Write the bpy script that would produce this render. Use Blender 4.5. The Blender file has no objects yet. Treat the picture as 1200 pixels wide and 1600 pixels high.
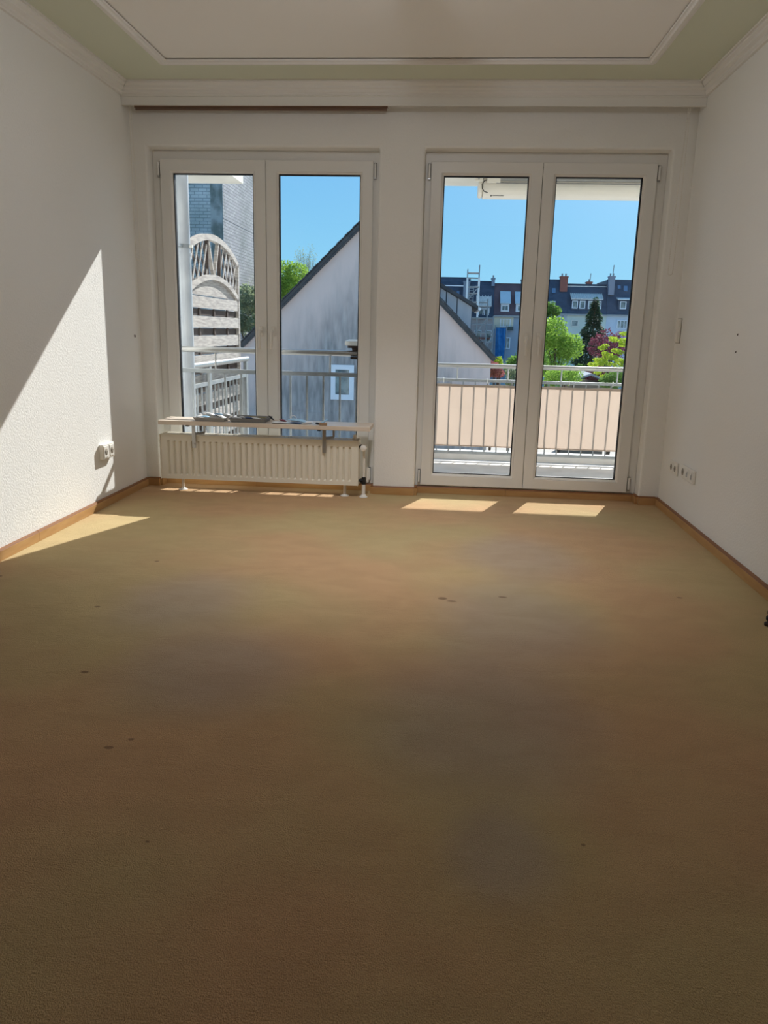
import bpy, math, random
from mathutils import Vector, Matrix
random.seed(7)
SC = bpy.context.scene
COL = SC.collection

# ---------------------------------------------------------------- camera
F_PX, PITCH, YAW, ROLL, CAM_Z = 1203.6, .2329, -.0764, .0245, 1.12
def setup_camera():
    cp, sp = math.cos(PITCH), math.sin(PITCH)
    cy, sy = math.cos(YAW), math.sin(YAW)
    fwd = Vector((sy*cp, cy*cp, -sp)); r0 = Vector((cy, -sy, 0)); u0 = r0.cross(fwd)
    right = r0*math.cos(ROLL) + u0*math.sin(ROLL)
    up = -r0*math.sin(ROLL) + u0*math.cos(ROLL)
    m = Matrix((right, up, -fwd)).transposed().to_4x4()
    m.translation = (0, 0, CAM_Z)
    cd = bpy.data.cameras.new('camera'); cam = bpy.data.objects.new('camera', cd)
    COL.objects.link(cam); cam.matrix_world = m
    cd.sensor_fit = 'VERTICAL'; cd.sensor_height = 36.0
    cd.lens = 36.0*F_PX/1600.0
    cd.clip_start = .05; cd.clip_end = 600
    SC.camera = cam
setup_camera()

# ---------------------------------------------------------------- sky, sun, exposure
def setup_world():
    w = bpy.data.worlds.new('sky'); SC.world = w; w.use_nodes = True
    nt = w.node_tree; nt.nodes.clear()
    tc = nt.nodes.new('ShaderNodeTexCoord'); sep = nt.nodes.new('ShaderNodeSeparateXYZ')
    ramp = nt.nodes.new('ShaderNodeValToRGB'); bg = nt.nodes.new('ShaderNodeBackground')
    out = nt.nodes.new('ShaderNodeOutputWorld')
    nt.links.new(tc.outputs['Generated'], sep.inputs[0]); nt.links.new(sep.outputs['Z'], ramp.inputs[0])
    e = ramp.color_ramp.elements
    e[0].position = 0.0; e[0].color = (.40, .80, 1.04, 1)
    e[1].position = 1.0; e[1].color = (.18, .42, .86, 1)
    a = e.new(.07); a.color = (.31, .72, 1.04, 1)
    b = e.new(.22); b.color = (.20, .56, 1.0, 1)
    # soft brightening of the clear sky around the sun
    nz = nt.nodes.new('ShaderNodeVectorMath'); nz.operation = 'DOT_PRODUCT'; nz.inputs[1].default_value = tuple(-SUN_DIR.normalized())
    nt.links.new(tc.outputs['Generated'], nz.inputs[0])
    cl = nt.nodes.new('ShaderNodeMath'); cl.operation = 'MAXIMUM'; cl.inputs[1].default_value = 0; nt.links.new(nz.outputs['Value'], cl.inputs[0])
    pw = nt.nodes.new('ShaderNodeMath'); pw.operation = 'POWER'; pw.inputs[1].default_value = 24; nt.links.new(cl.outputs[0], pw.inputs[0])
    ad = nt.nodes.new('ShaderNodeMix'); ad.data_type = 'RGBA'; ad.blend_type = 'ADD'; ad.clamp_factor = False
    mu = nt.nodes.new('ShaderNodeMath'); mu.operation = 'MULTIPLY'; mu.inputs[1].default_value = AUREOLE; nt.links.new(pw.outputs[0], mu.inputs[0])
    nt.links.new(mu.outputs[0], ad.inputs[0]); nt.links.new(ramp.outputs[0], ad.inputs[6]); ad.inputs[7].default_value = (1, .98, .95, 1)
    nt.links.new(ad.outputs[2], bg.inputs[0]); bg.inputs[1].default_value = SKY
    nt.links.new(bg.outputs[0], out.inputs[0])
SKY, AUREOLE = 0.75, 2.5
SUN_DIR = Vector((-.37, -1.0, -.768))
setup_world()
sd = bpy.data.lights.new('sun', 'SUN'); sd.energy = 6.4; sd.angle = .0093; sd.color = (1.0, .975, .94)
sun = bpy.data.objects.new('sun', sd); COL.objects.link(sun); sun.location = (12, 40, 30)
sun.rotation_euler = SUN_DIR.to_track_quat('-Z', 'Y').to_euler()

FILL_XY, FILL_W, FILL_C = (-.30, 3.05), 10.0, (.97, .97, 1.0)  # added fill bulb, lifts the room's brightness from out of view
FILL_SPOT_XYZ, FILL_SPOT_AIM, FILL_SPOT_W, FILL_SPOT_DEG = (-.25, 3.46, 2.47), (-.25, 4.0, 0), 102.0, 87  # added fill spot, brightens the floor at the window end

vs = SC.view_settings
vs.view_transform = 'Standard'; vs.look = 'None'; vs.exposure = 0.36; vs.gamma = 1.0; vs.use_curve_mapping = False
SC.cycles.max_bounces = 10; SC.cycles.diffuse_bounces = 7; SC.cycles.transparent_max_bounces = 16
SC.cycles.sample_clamp_indirect = 8.0

# ---------------------------------------------------------------- materials
MATS = {}
def mat(name, col, rough=.6, var=None, vscale=3.0, vmix=.5, bump=0, bscale=40, bdist=.01, stretch=(1,1,1),
        metal=0, spec=.3, bstretch=(1,1,1), detail=4, trans=None, sheen=0):
    """plain principled surface with procedural colour variation and fine relief"""
    if name in MATS: return MATS[name]
    m = bpy.data.materials.new(name); m.use_nodes = True; MATS[name] = m
    nt = m.node_tree; N = nt.nodes; L = nt.links
    p = N['Principled BSDF']; p.inputs['Roughness'].default_value = rough; p.inputs['Metallic'].default_value = metal
    p.inputs['Specular IOR Level'].default_value = spec
    if sheen: p.inputs['Sheen Weight'].default_value = sheen
    p.inputs['Base Color'].default_value = (*col, 1)
    tc = N.new('ShaderNodeTexCoord')
    if var:
        mp = N.new('ShaderNodeMapping'); mp.inputs['Scale'].default_value = stretch; L.new(tc.outputs['Object'], mp.inputs[0])
        n = N.new('ShaderNodeTexNoise'); n.inputs['Scale'].default_value = vscale; n.inputs['Detail'].default_value = detail
        L.new(mp.outputs[0], n.inputs[0])
        r = N.new('ShaderNodeValToRGB'); r.color_ramp.elements[0].position = .5-.25*vmix; r.color_ramp.elements[1].position = .5+.25*vmix
        r.color_ramp.elements[0].color = (*col, 1); r.color_ramp.elements[1].color = (*var, 1)
        L.new(n.outputs['Fac'], r.inputs[0]); L.new(r.outputs[0], p.inputs['Base Color'])
    if bump:
        mp2 = N.new('ShaderNodeMapping'); mp2.inputs['Scale'].default_value = bstretch; L.new(tc.outputs['Object'], mp2.inputs[0])
        n2 = N.new('ShaderNodeTexNoise'); n2.inputs['Scale'].default_value = bscale; n2.inputs['Detail'].default_value = 3
        L.new(mp2.outputs[0], n2.inputs[0])
        b = N.new('ShaderNodeBump'); b.inputs['Strength'].default_value = bump; b.inputs['Distance'].default_value = bdist
        L.new(n2.outputs['Fac'], b.inputs['Height']); L.new(b.outputs[0], p.inputs['Normal'])
    if trans:
        t = N.new('ShaderNodeBsdfTranslucent'); t.inputs[0].default_value = (*trans[0], 1)
        mx = N.new('ShaderNodeMixShader'); mx.inputs[0].default_value = trans[1]
        L.new(p.outputs[0], mx.inputs[1]); L.new(t.outputs[0], mx.inputs[2]); L.new(mx.outputs[0], N['Material Output'].inputs[0])
    return m

def glass_mat(name, tint, fac_max=.9):
    """thin window pane: clear film with Fresnel mirror"""
    m = bpy.data.materials.new(name); m.use_nodes = True; MATS[name] = m
    nt = m.node_tree; N = nt.nodes; L = nt.links; N.remove(N['Principled BSDF'])
    t = N.new('ShaderNodeBsdfTransparent'); t.inputs[0].default_value = (*tint, 1)
    g = N.new('ShaderNodeBsdfGlossy'); g.inputs['Roughness'].default_value = .01
    f = N.new('ShaderNodeFresnel'); f.inputs[0].default_value = 1.38
    mx = N.new('ShaderNodeMixShader')
    L.new(f.outputs[0], mx.inputs[0]); L.new(t.outputs[0], mx.inputs[1]); L.new(g.outputs[0], mx.inputs[2])
    L.new(mx.outputs[0], N['Material Output'].inputs[0])
    return m

def carpet_mat():
    m = bpy.data.materials.new('ochre_carpet'); m.use_nodes = True; MATS['carpet'] = m
    nt = m.node_tree; N = nt.nodes; L = nt.links; p = N['Principled BSDF']
    p.inputs['Roughness'].default_value = .95; p.inputs['Specular IOR Level'].default_value = .12
    p.inputs['Sheen Weight'].default_value = .12; p.inputs['Sheen Roughness'].default_value = .5
    p.inputs['Sheen Tint'].default_value = (.9, .8, .6, 1)
    tc = N.new('ShaderNodeTexCoord')
    def noise(scale, det=3, st=(1,1,1), dist=0):
        mp = N.new('ShaderNodeMapping'); mp.inputs['Scale'].default_value = st; L.new(tc.outputs['Object'], mp.inputs[0])
        n = N.new('ShaderNodeTexNoise'); n.inputs['Scale'].default_value = scale; n.inputs['Detail'].default_value = det
        n.inputs['Distortion'].default_value = dist
        L.new(mp.outputs[0], n.inputs[0]); return n.outputs['Fac']
    def ramp(f, a, b):
        r = N.new('ShaderNodeMapRange'); r.inputs[1].default_value = a; r.inputs[2].default_value = b; r.interpolation_type = 'SMOOTHSTEP'
        L.new(f, r.inputs[0]); return r.outputs[0]
    def mix(f, a, b, mode='MIX'):
        x = N.new('ShaderNodeMix'); x.data_type = 'RGBA'; x.blend_type = mode
        if isinstance(f, (int, float)): x.inputs[0].default_value = f
        else: L.new(f, x.inputs[0])
        for i, v in ((6, a), (7, b)):
            if isinstance(v, tuple): x.inputs[i].default_value = (*v, 1)
            else: L.new(v, x.inputs[i])
        return x.outputs[2]
    c = mix(ramp(noise(.9, 2), .38, .62), CARPET_A, CARPET_B)
    # worn, greyer walking paths: two soft blobs with ragged edges
    def blob(x, y, rx, ry, wob=.35):
        s = N.new('ShaderNodeVectorMath'); s.operation = 'SUBTRACT'; s.inputs[1].default_value = (x, y, 0); L.new(tc.outputs['Object'], s.inputs[0])
        d = N.new('ShaderNodeVectorMath'); d.operation = 'DIVIDE'; d.inputs[1].default_value = (rx, ry, 1); L.new(s.outputs[0], d.inputs[0])
        le = N.new('ShaderNodeVectorMath'); le.operation = 'LENGTH'; L.new(d.outputs[0], le.inputs[0])
        a = N.new('ShaderNodeMath'); a.operation = 'MULTIPLY_ADD'; a.inputs[1].default_value = wob; L.new(noise(2.2, 4), a.inputs[0]); L.new(le.outputs['Value'], a.inputs[2])
        return a.outputs[0]
    for (x, y, rx, ry) in ((-1.05, 2.95, .40, .55), (-.75, 2.35, .45, .5), (.40, 3.85, .45, .6), (.30, 2.9, .45, .8), (.15, 2.1, .5, .6), (.16, 1.5, .18, .25)):
        f = ramp(blob(x, y, rx, ry), 1.15, .45)
        mu = N.new('ShaderNodeMath'); mu.operation = 'MULTIPLY'; mu.inputs[1].default_value = .62; L.new(f, mu.inputs[0])
        c = mix(mu.outputs[0], c, CARPET_WORN)
    c = mix(ramp(noise(5.5, 5, (1, 1.6, 1), .6), .3, .7), c, mix(.14, c, (.28, .17, .08)))
    # burn marks and drips
    for (x, y, r, st) in STAINS:
        f = ramp(blob(x, y, r*st, r, .9), 1.4, 1.0)
        mu = N.new('ShaderNodeMath'); mu.operation = 'MULTIPLY'; mu.inputs[1].default_value = .62; L.new(f, mu.inputs[0])
        c = mix(mu.outputs[0], c, (.12, .055, .03))
    fine = noise(420, 2, (1, .6, 1))
    c = mix(ramp(fine, .25, .75), mix(.38, c, (.1, .06, .03)), c)
    L.new(c, p.inputs['Base Color'])
    ad = N.new('ShaderNodeMath'); ad.operation = 'MULTIPLY_ADD'; ad.inputs[1].default_value = .75
    L.new(noise(34, 3, (.55, 1.3, 1), 1.2), ad.inputs[0]); L.new(fine, ad.inputs[2])
    b = N.new('ShaderNodeBump'); b.inputs['Strength'].default_value = .8; b.inputs['Distance'].default_value = .007
    L.new(ad.outputs[0], b.inputs['Height']); L.new(b.outputs[0], p.inputs['Normal'])
    return m

def brick_mat(name, c1, c2, mortar, scale, bw=.5, rh=.25, streak=None):
    m = bpy.data.materials.new(name); m.use_nodes = True; MATS[name] = m
    nt = m.node_tree; N = nt.nodes; L = nt.links; p = N['Principled BSDF']; p.inputs['Roughness'].default_value = .85
    tc = N.new('ShaderNodeTexCoord'); sp = N.new('ShaderNodeSeparateXYZ'); L.new(tc.outputs['Object'], sp.inputs[0])
    ad = N.new('ShaderNodeMath'); L.new(sp.outputs[0], ad.inputs[0]); L.new(sp.outputs[1], ad.inputs[1])
    cb = N.new('ShaderNodeCombineXYZ'); L.new(ad.outputs[0], cb.inputs[0]); L.new(sp.outputs[2], cb.inputs[1])
    b = N.new('ShaderNodeTexBrick'); b.inputs['Scale'].default_value = scale; b.inputs['Brick Width'].default_value = bw; b.inputs['Row Height'].default_value = rh
    b.inputs['Mortar Size'].default_value = .018
    b.inputs['Color1'].default_value = (*c1, 1); b.inputs['Color2'].default_value = (*c2, 1); b.inputs['Mortar'].default_value = (*mortar, 1)
    L.new(cb.outputs[0], b.inputs[0])
    n = N.new('ShaderNodeTexNoise'); n.inputs['Scale'].default_value = .35; n.inputs['Detail'].default_value = 6; L.new(tc.outputs['Object'], n.inputs[0])
    r = N.new('ShaderNodeValToRGB'); r.color_ramp.elements[0].position = .42; r.color_ramp.elements[1].position = .62
    r.color_ramp.elements[0].color = (1, 1, 1, 1); r.color_ramp.elements[1].color = (.55, .62, .60, 1)
    L.new(n.outputs[0], r.inputs[0])
    mx = N.new('ShaderNodeMix'); mx.data_type = 'RGBA'; mx.blend_type = 'MULTIPLY'; mx.inputs[0].default_value = 1
    L.new(b.outputs[0], mx.inputs[6]); L.new(r.outputs[0], mx.inputs[7]); L.new(mx.outputs[2], p.inputs['Base Color'])
    return m

CARPET_A = (.69, .435, .235); CARPET_B = (.65, .50, .255); CARPET_WORN = (.49, .40, .325)
STAINS = [(-1.364, 3.477, .012, 1.3), (-1.371, 2.842, .013, 1.3), (-1.965, 3.152, .010, 1.5), (-1.147, 2.257, .013, 1.3), (-.829, 1.867, .009, 1.3), (-.871, 1.818, .011, 1.6),
          (.02, 3.15, .022, 1.2), (.06, 3.12, .014, 2.0), (.28, 3.205, .012, 2.0), (1.062, 3.314, .012, 1.4), (-.62, 1.45, .006, 1.2), (.35, 1.55, .006, 1.1)]
M_WALL = mat('white_textured_wallpaper', (.86, .86, .84), .85, bump=.55, bscale=95, bdist=.004, spec=.15)
M_CEIL = mat('ceiling_white', (.93, .92, .90), .9, spec=.1)
M_GREEN = mat('ceiling_pale_green', (.72, .76, .63), .9, spec=.1)
M_TRIM = mat('white_moulding', (.83, .82, .79), .6, spec=.3)
M_WOOD = mat('beech_baseboard', (.43, .235, .09), .45, var=(.52, .31, .13), vscale=6, stretch=(1, 1, 6), vmix=.8, spec=.4)
M_WOODTOP = mat('baseboard_top_edge', (.24, .105, .04), .5)
M_PVC = mat('white_pvc', (.80, .80, .78), .35, spec=.4)
M_BEAD = mat('white_pvc_bead', (.84, .83, .80), .35, spec=.4)
M_GASKET = mat('black_rubber', (.012, .012, .014), .6)
M_GLASS = glass_mat('window_glass', (.975, .985, .98))
M_METAL = mat('grey_metal', (.42, .42, .42), .35, metal=.8)
M_GALV = mat('galvanised_steel', (.34, .36, .37), .5, var=(.27, .29, .30), vscale=14, metal=.4)
M_STEEL = mat('brushed_steel', (.46, .45, .43), .35, metal=.8)
M_RAD = mat('radiator_enamel', (.80, .76, .65), .4, spec=.4)
M_DARK = mat('dark_slot', (.03, .028, .025), .8)
M_WHITEPL = mat('white_plastic', (.82, .80, .75), .35, spec=.4)
M_BLACK = mat('black_plastic', (.015, .015, .016), .5)
M_BLIND = mat('brown_blind_fabric', (.23, .15, .11), .85)
M_BLINDW = mat('white_blind_fabric', (.75, .72, .66), .85)
carpet_mat()

# ---------------------------------------------------------------- mesh helpers
class MB:
    def __init__(s): s.v = []; s.f = []
    def add(s, vs, fs):
        o = len(s.v); s.v += [tuple(v) for v in vs]; s.f += [tuple(i+o for i in f) for f in fs]; return s
    def box(s, x0, x1, y0, y1, z0, z1):
        return s.add([(x0,y0,z0),(x1,y0,z0),(x1,y1,z0),(x0,y1,z0),(x0,y0,z1),(x1,y0,z1),(x1,y1,z1),(x0,y1,z1)],
                     [(0,3,2,1),(4,5,6,7),(0,1,5,4),(1,2,6,5),(2,3,7,6),(3,0,4,7)])
    def bar(s, a, b, w, h, up=(0,0,1)):
        """rectangular bar from a to b, w across, h along up"""
        a, b = Vector(a), Vector(b); d = (b-a).normalized(); u = Vector(up)
        if abs(d.dot(u)) > .98: u = Vector((0,1,0))
        x = d.cross(u).normalized(); u = x.cross(d).normalized()
        vs = [p + x*sx*w/2 + u*su*h/2 for p in (a, b) for sx, su in ((-1,-1),(1,-1),(1,1),(-1,1))]
        return s.add(vs, [(0,1,2,3),(7,6,5,4),(0,4,5,1),(1,5,6,2),(2,6,7,3),(3,7,4,0)])
    def tube(s, pts, r, n=10, cap=True):
        pts = [Vector(p) for p in pts]; rs = r if isinstance(r, (list, tuple)) else [r]*len(pts)
        o = len(s.v); prev = None
        for i, p in enumerate(pts):
            d = (pts[min(i+1, len(pts)-1)] - pts[max(i-1, 0)]).normalized()
            ref = prev if prev is not None else (Vector((0,0,1)) if abs(d.z) < .9 else Vector((1,0,0)))
            x = (ref - d*ref.dot(d)).normalized(); y = d.cross(x); prev = x
            for k in range(n):
                a = 2*math.pi*k/n; q = p + (x*math.cos(a) + y*math.sin(a))*rs[i]; s.v.append(tuple(q))
        for i in range(len(pts)-1):
            for k in range(n):
                a = o+i*n+k; b = o+i*n+(k+1) % n; s.f.append((a, b, b+n, a+n))
        if cap:
            s.f.append(tuple(o+k for k in range(n))[::-1]); e = o+(len(pts)-1)*n; s.f.append(tuple(e+k for k in range(n)))
        return s
    def prism(s, poly, y0, y1, axis='y'):
        """extrude a polygon; axis y: poly in (x,z); axis x: poly in (y,z); axis z: poly in (x,y)"""
        f = {'y': lambda a, b, t: (a, t, b), 'x': lambda a, b, t: (t, a, b), 'z': lambda a, b, t: (a, b, t)}[axis]
        n = len(poly)
        vs = [f(a, b, y0) for a, b in poly] + [f(a, b, y1) for a, b in poly]
        return s.add(vs, [tuple(range(n)), tuple(range(n, 2*n))[::-1]] + [(i, i+n, (i+1) % n+n, (i+1) % n) for i in range(n)])
    def ring(s, o, i, y0, y1, yi=None):
        """picture-frame ring: o and i are (x0,x1,z0,z1); yi gives the inner lip its own front depth"""
        yi = y0 if yi is None else yi
        def c(r, y): return [(r[0], y, r[2]), (r[1], y, r[2]), (r[1], y, r[3]), (r[0], y, r[3])]
        vs = c(o, y0)+c(i, yi)+c(i, y1)+c(o, y1); fs = []
        for k in range(4):
            l = (k+1) % 4
            for a in range(4):
                b = (a+1) % 4; fs.append((a*4+k, a*4+l, b*4+l, b*4+k))
        return s.add(vs, fs)
    def lathe(s, prof, n=16, o=(0,0,0), axis='z'):
        base = len(s.v)
        for (r, h) in prof:
            for k in range(n):
                a = 2*math.pi*k/n; c, d = r*math.cos(a), r*math.sin(a)
                p = {'z': (c, d, h), 'y': (c, h, d), 'x': (h, c, d)}[axis]
                s.v.append((p[0]+o[0], p[1]+o[1], p[2]+o[2]))
        for i in range(len(prof)-1):
            for k in range(n):
                a = base+i*n+k; b = base+i*n+(k+1) % n; s.f.append((a, b, b+n, a+n))
        s.f.append(tuple(base+k for k in range(n))[::-1]); e = base+(len(prof)-1)*n; s.f.append(tuple(e+k for k in range(n)))
        return s
    def build(s, name, m, parent=None, origin=None, smooth=False, bevel=0, seg=2):
        o0 = Vector(origin) if origin is not None else (parent['_o'] if parent is not None else None)
        if o0 is None:
            xs = list(zip(*s.v)); o0 = Vector(((min(xs[0])+max(xs[0]))/2, (min(xs[1])+max(xs[1]))/2, min(xs[2])))
        o0 = Vector(o0)
        me = bpy.data.meshes.new(name); me.from_pydata([tuple(Vector(v)-o0) for v in s.v], [], s.f); me.update()
        import bmesh
        bm = bmesh.new(); bm.from_mesh(me); bmesh.ops.recalc_face_normals(bm, faces=bm.faces); bm.to_mesh(me); bm.free()
        if m: me.materials.append(MATS[m] if isinstance(m, str) else m)
        if smooth:
            me.shade_smooth()
            try: me.set_sharp_from_angle(angle=math.radians(40))
            except Exception: pass
        o = bpy.data.objects.new(name, me); COL.objects.link(o)
        if parent is not None: o.parent = parent; o.location = o0 - Vector(parent['_o'])
        else: o.location = o0
        ORG[o.name] = o0; o['_o'] = tuple(o0)
        if bevel:
            b = o.modifiers.new('bevel', 'BEVEL'); b.width = bevel; b.segments = seg; b.limit_method = 'ANGLE'; b.angle_limit = math.radians(50)
        return o
ORG = {}
def tag(o, label, cat, group=None, kind=None):
    o['label'] = label; o['category'] = cat
    if group: o['group'] = group
    if kind: o['kind'] = kind
    return o
def thing(name, label, cat, loc, group=None, kind=None):
    o = bpy.data.objects.new(name, None); COL.objects.link(o); o.location = loc; o['_o'] = tuple(loc)
    o.empty_display_size = .1
    return tag(o, label, cat, group, kind)

# ---------------------------------------------------------------- room shell
XL, XR, D, REAR = -2.1014, 1.46, 5.248, -.8
ZC = 2.575
WIN = (-2.0045, -.4847); DOOR = (-.1968, 1.3283); ZO = 2.236
WT = .36                               # thickness of the window wall

fl = MB().box(XL, XR, REAR, D-.0005, -.2, 0).box(WIN[0], WIN[1], D-.0005, D+.107, -.0295, 0).box(DOOR[0], DOOR[1], D-.0005, D+.107, -.0295, 0).build('floor', 'carpet' if False else MATS['carpet'], origin=(0, 0, 0))
tag(fl, 'stained ochre carpet covering the whole room floor', 'floor', kind='structure')

def cell_wall(xs, zs, holes, y0, y1):
    m = MB(); idx = {}
    solid = lambda i, j: 0 <= i < len(xs)-1 and 0 <= j < len(zs)-1 and (i, j) not in holes
    def v(i, j, y):
        k = (i, j, y)
        if k not in idx: idx[k] = len(m.v); m.v.append((xs[i], y, zs[j]))
        return idx[k]
    for i in range(len(xs)-1):
        for j in range(len(zs)-1):
            if not solid(i, j): continue
            for y in (y0, y1): m.f.append((v(i,j,y), v(i+1,j,y), v(i+1,j+1,y), v(i,j+1,y)))
            for (di, dj, a, b) in ((-1,0,(i,j),(i,j+1)), (1,0,(i+1,j),(i+1,j+1)), (0,-1,(i,j),(i+1,j)), (0,1,(i,j+1),(i+1,j+1))):
                if not solid(i+di, j+dj): m.f.append((v(*a,y0), v(*b,y0), v(*b,y1), v(*a,y1)))
    return m
ww = cell_wall([XL-.3, WIN[0], WIN[1], DOOR[0], DOOR[1], XR+.3], [-.2, -.03, ZO, ZC+.25], {(1,1), (3,1)}, D, D+WT)
ww = ww.build('wall_window', M_WALL, origin=(0, D, 0), bevel=.012, seg=3)
tag(ww, 'white textured wall holding the two tall window openings', 'wall', kind='structure')
w = MB().box(XL-.2, XL, REAR-.2, D, -.2, ZC+.2).build('wall_left', M_WALL, origin=(XL, 0, 0))
tag(w, 'white textured wall on the left with the sunlit triangle', 'wall', kind='structure')
w = MB().box(XR, XR+.2, REAR-.2, D, -.2, ZC+.2).build('wall_right', M_WALL, origin=(XR, 0, 0))
tag(w, 'white shaded wall on the right with sockets near the floor', 'wall', kind='structure')

# ceiling: white field, painted green border, moulding frame between them
ci = (-1.705, 1.06, -.4, 4.742)
c = MB().box(XL, XR, REAR, D, ZC, ZC+.2).build('ceiling', M_CEIL, origin=(0, 0, ZC))
tag(c, 'white ceiling with a pale green painted border', 'ceiling', kind='structure')
g = MB()
for (a, b, y0, y1) in ((XL, ci[0]+.02, REAR, D), (ci[1]-.02, XR, REAR, D), (ci[0]+.02, ci[1]-.02, ci[3]-.02, D), (ci[0]+.02, ci[1]-.02, REAR, ci[2]+.02)):
    g.box(a, b, y0, y1, ZC-.004, ZC+.01)
g.build('painted_border', M_GREEN, c)['label'] = 'pale green painted border'
def moulding_frame():
    t = thing('trim_4', 'slim white moulding frame on the ceiling inside the green border', 'moulding', (0, 0, ZC), kind='structure')
    z0 = ZC-.004
    prof = [(0, 0), (0, -.012), (.012, -.016), (.018, -.022), (.034, -.022), (.040, -.012), (.050, -.010), (.050, 0)]
    x0, x1, y0, y1 = ci
    def pt(d, k): return {0: (x0+d, y0+d), 1: (x1-d, y0+d), 2: (x1-d, y1-d), 3: (x0+d, y1-d)}[k]
    for k in range(4):
        m = MB(); n = len(prof)
        for e in (k, (k+1) % 4):
            for (d, h) in prof: m.v.append((*pt(d, e), z0+h))
        m.f = [(i, i+1, i+1+n, i+n) for i in range(n-1)] + [tuple(range(n)), tuple(range(n, 2*n))]
        m.build('moulding', M_TRIM, t)
moulding_frame()
# cornices: profile in (distance from wall, height below ceiling)
CP = [(0, -.072), (.016, -.072), (.016, -.063), (.023, -.058), (.023, -.047), (.040, -.037), (.040, -.027), (.056, -.017), (.056, -.009), (.070, -.009), (.070, 0)]
PEL_Y = 5.115                          # face of the curtain-rail cover
def cornice(name, label, a, b, inward, m0=0, m1=0):
    """a,b: wall line; inward: unit vector into the room; m0/m1: mitre at the ends (shift along the line per unit distance)"""
    a, b, w = Vector(a), Vector(b), Vector(inward); d = (b-a).normalized(); m = MB(); n = len(CP)
    for (p, mi) in ((a, m0), (b, m1)):
        for (q, h) in CP: m.v.append(tuple(p + w*q + d*mi*q + Vector((0, 0, h))))
    m.f = [(i, i+1, i+1+n, i+n) for i in range(n-1)] + [tuple(range(n)), tuple(range(n, 2*n))]
    tag(m.build(name, M_TRIM), label, 'cornice', kind='structure')
z = ZC-.004
cornice('trim_1', 'stepped white cornice along the top of the left wall', (XL, REAR, z), (XL, PEL_Y, z), (1, 0, 0), 0, -1)
cornice('trim_2', 'stepped white cornice along the top of the right wall', (XR, REAR, z), (XR, PEL_Y, z), (-1, 0, 0), 0, -1)
cornice('trim_3', 'stepped white cornice above the curtain rail cover', (XL, PEL_Y, z), (XR, PEL_Y, z), (0, -1, 0), 1, -1)

def pelmet():
    t = thing('curtain_rail_cover', 'long white fascia box over both windows under the cornice', 'pelmet', ((XL+XR)/2, PEL_Y, 2.44))
    MB().box(XL+.002, XR-.002, PEL_Y, PEL_Y+.018, 2.446, ZC-.006).build('fascia', M_TRIM, t)
    MB().box(XL+.002, XR-.002, PEL_Y-.011, PEL_Y-.0005, 2.4925, 2.4985).build('fillet', M_TRIM, t)
    MB().box(XL+.002, XR-.002, PEL_Y-.006, PEL_Y-.0005, 2.443, 2.449).build('lower_edge', M_TRIM, t)
    MB().box(XL+.004, XR-.004, PEL_Y+.019, D-.002, 2.535, 2.55).build('rail_board', M_TRIM, t)
pelmet()

# rear wall, unseen: kept dark brown and close to soak up bounced light
rw = MB().box(XL-.2, XR+.2, REAR-.15, REAR, -.2, ZC+.2).build('wall_rear', mat('rear_wall_brown', (.20, .14, .09), .8), origin=(0, REAR, 0))
tag(rw, 'dark brown wall behind the viewer', 'wall', kind='structure')
# added fill light: invented ceiling spotlight and bare bulb, unseen above the view
def fill_lamps():
    x, y = FILL_XY
    t = thing('fill_bulb', 'added bare fill bulb on a short flex under the ceiling', 'fill lamp', (x, y, ZC))
    MB().lathe([(.045, ZC-.0005), (.045, ZC-.012), (.012, ZC-.022)], 18, (x, y, 0)).build('ceiling_rose', M_WHITEPL, t, smooth=True)
    MB().tube([(x, y, ZC-.022), (x, y, 2.535)], .003, 6).build('flex', M_WHITEPL, t)
    MB().lathe([(.010, 2.536), (.018, 2.53), (.018, 2.508)], 14, (x, y, 0)).build('bulb_holder', M_BLACK, t, smooth=True)
    ld = bpy.data.lights.new('bulb', 'POINT'); ld.energy = FILL_W; ld.color = FILL_C; ld.shadow_soft_size = .03
    lo = bpy.data.objects.new('bulb', ld); COL.objects.link(lo); lo.location = (x, y, 2.470)
    p = Vector(FILL_SPOT_XYZ); d = (Vector(FILL_SPOT_AIM)-p).normalized()
    t = thing('fill_spotlight', 'added white fill spotlight turned towards the window end', 'fill lamp', (p.x, p.y, ZC))
    MB().lathe([(.050, ZC-.0005), (.050, ZC-.018), (.014, ZC-.024)], 18, (p.x, p.y, 0)).build('ceiling_plate', M_WHITEPL, t, smooth=True)
    q = p-d*.09; MB().tube([(q.x, q.y, ZC-.022), tuple(q)], .007, 8).build('stem', M_WHITEPL, t)
    MB().tube([tuple(p-d*.11), tuple(p-d*.09), tuple(p-d*.012)], [.030, .042, .055], 18).build('lamp_head', M_WHITEPL, t, smooth=True)
    ld = bpy.data.lights.new('spot', 'SPOT'); ld.energy = FILL_SPOT_W; ld.color = FILL_C; ld.spot_size = math.radians(FILL_SPOT_DEG); ld.spot_blend = 1.0; ld.shadow_soft_size = .05
    lo = bpy.data.objects.new('spot', ld); COL.objects.link(lo); lo.location = p; lo.rotation_euler = d.to_track_quat('-Z', 'Y').to_euler()
fill_lamps()

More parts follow.
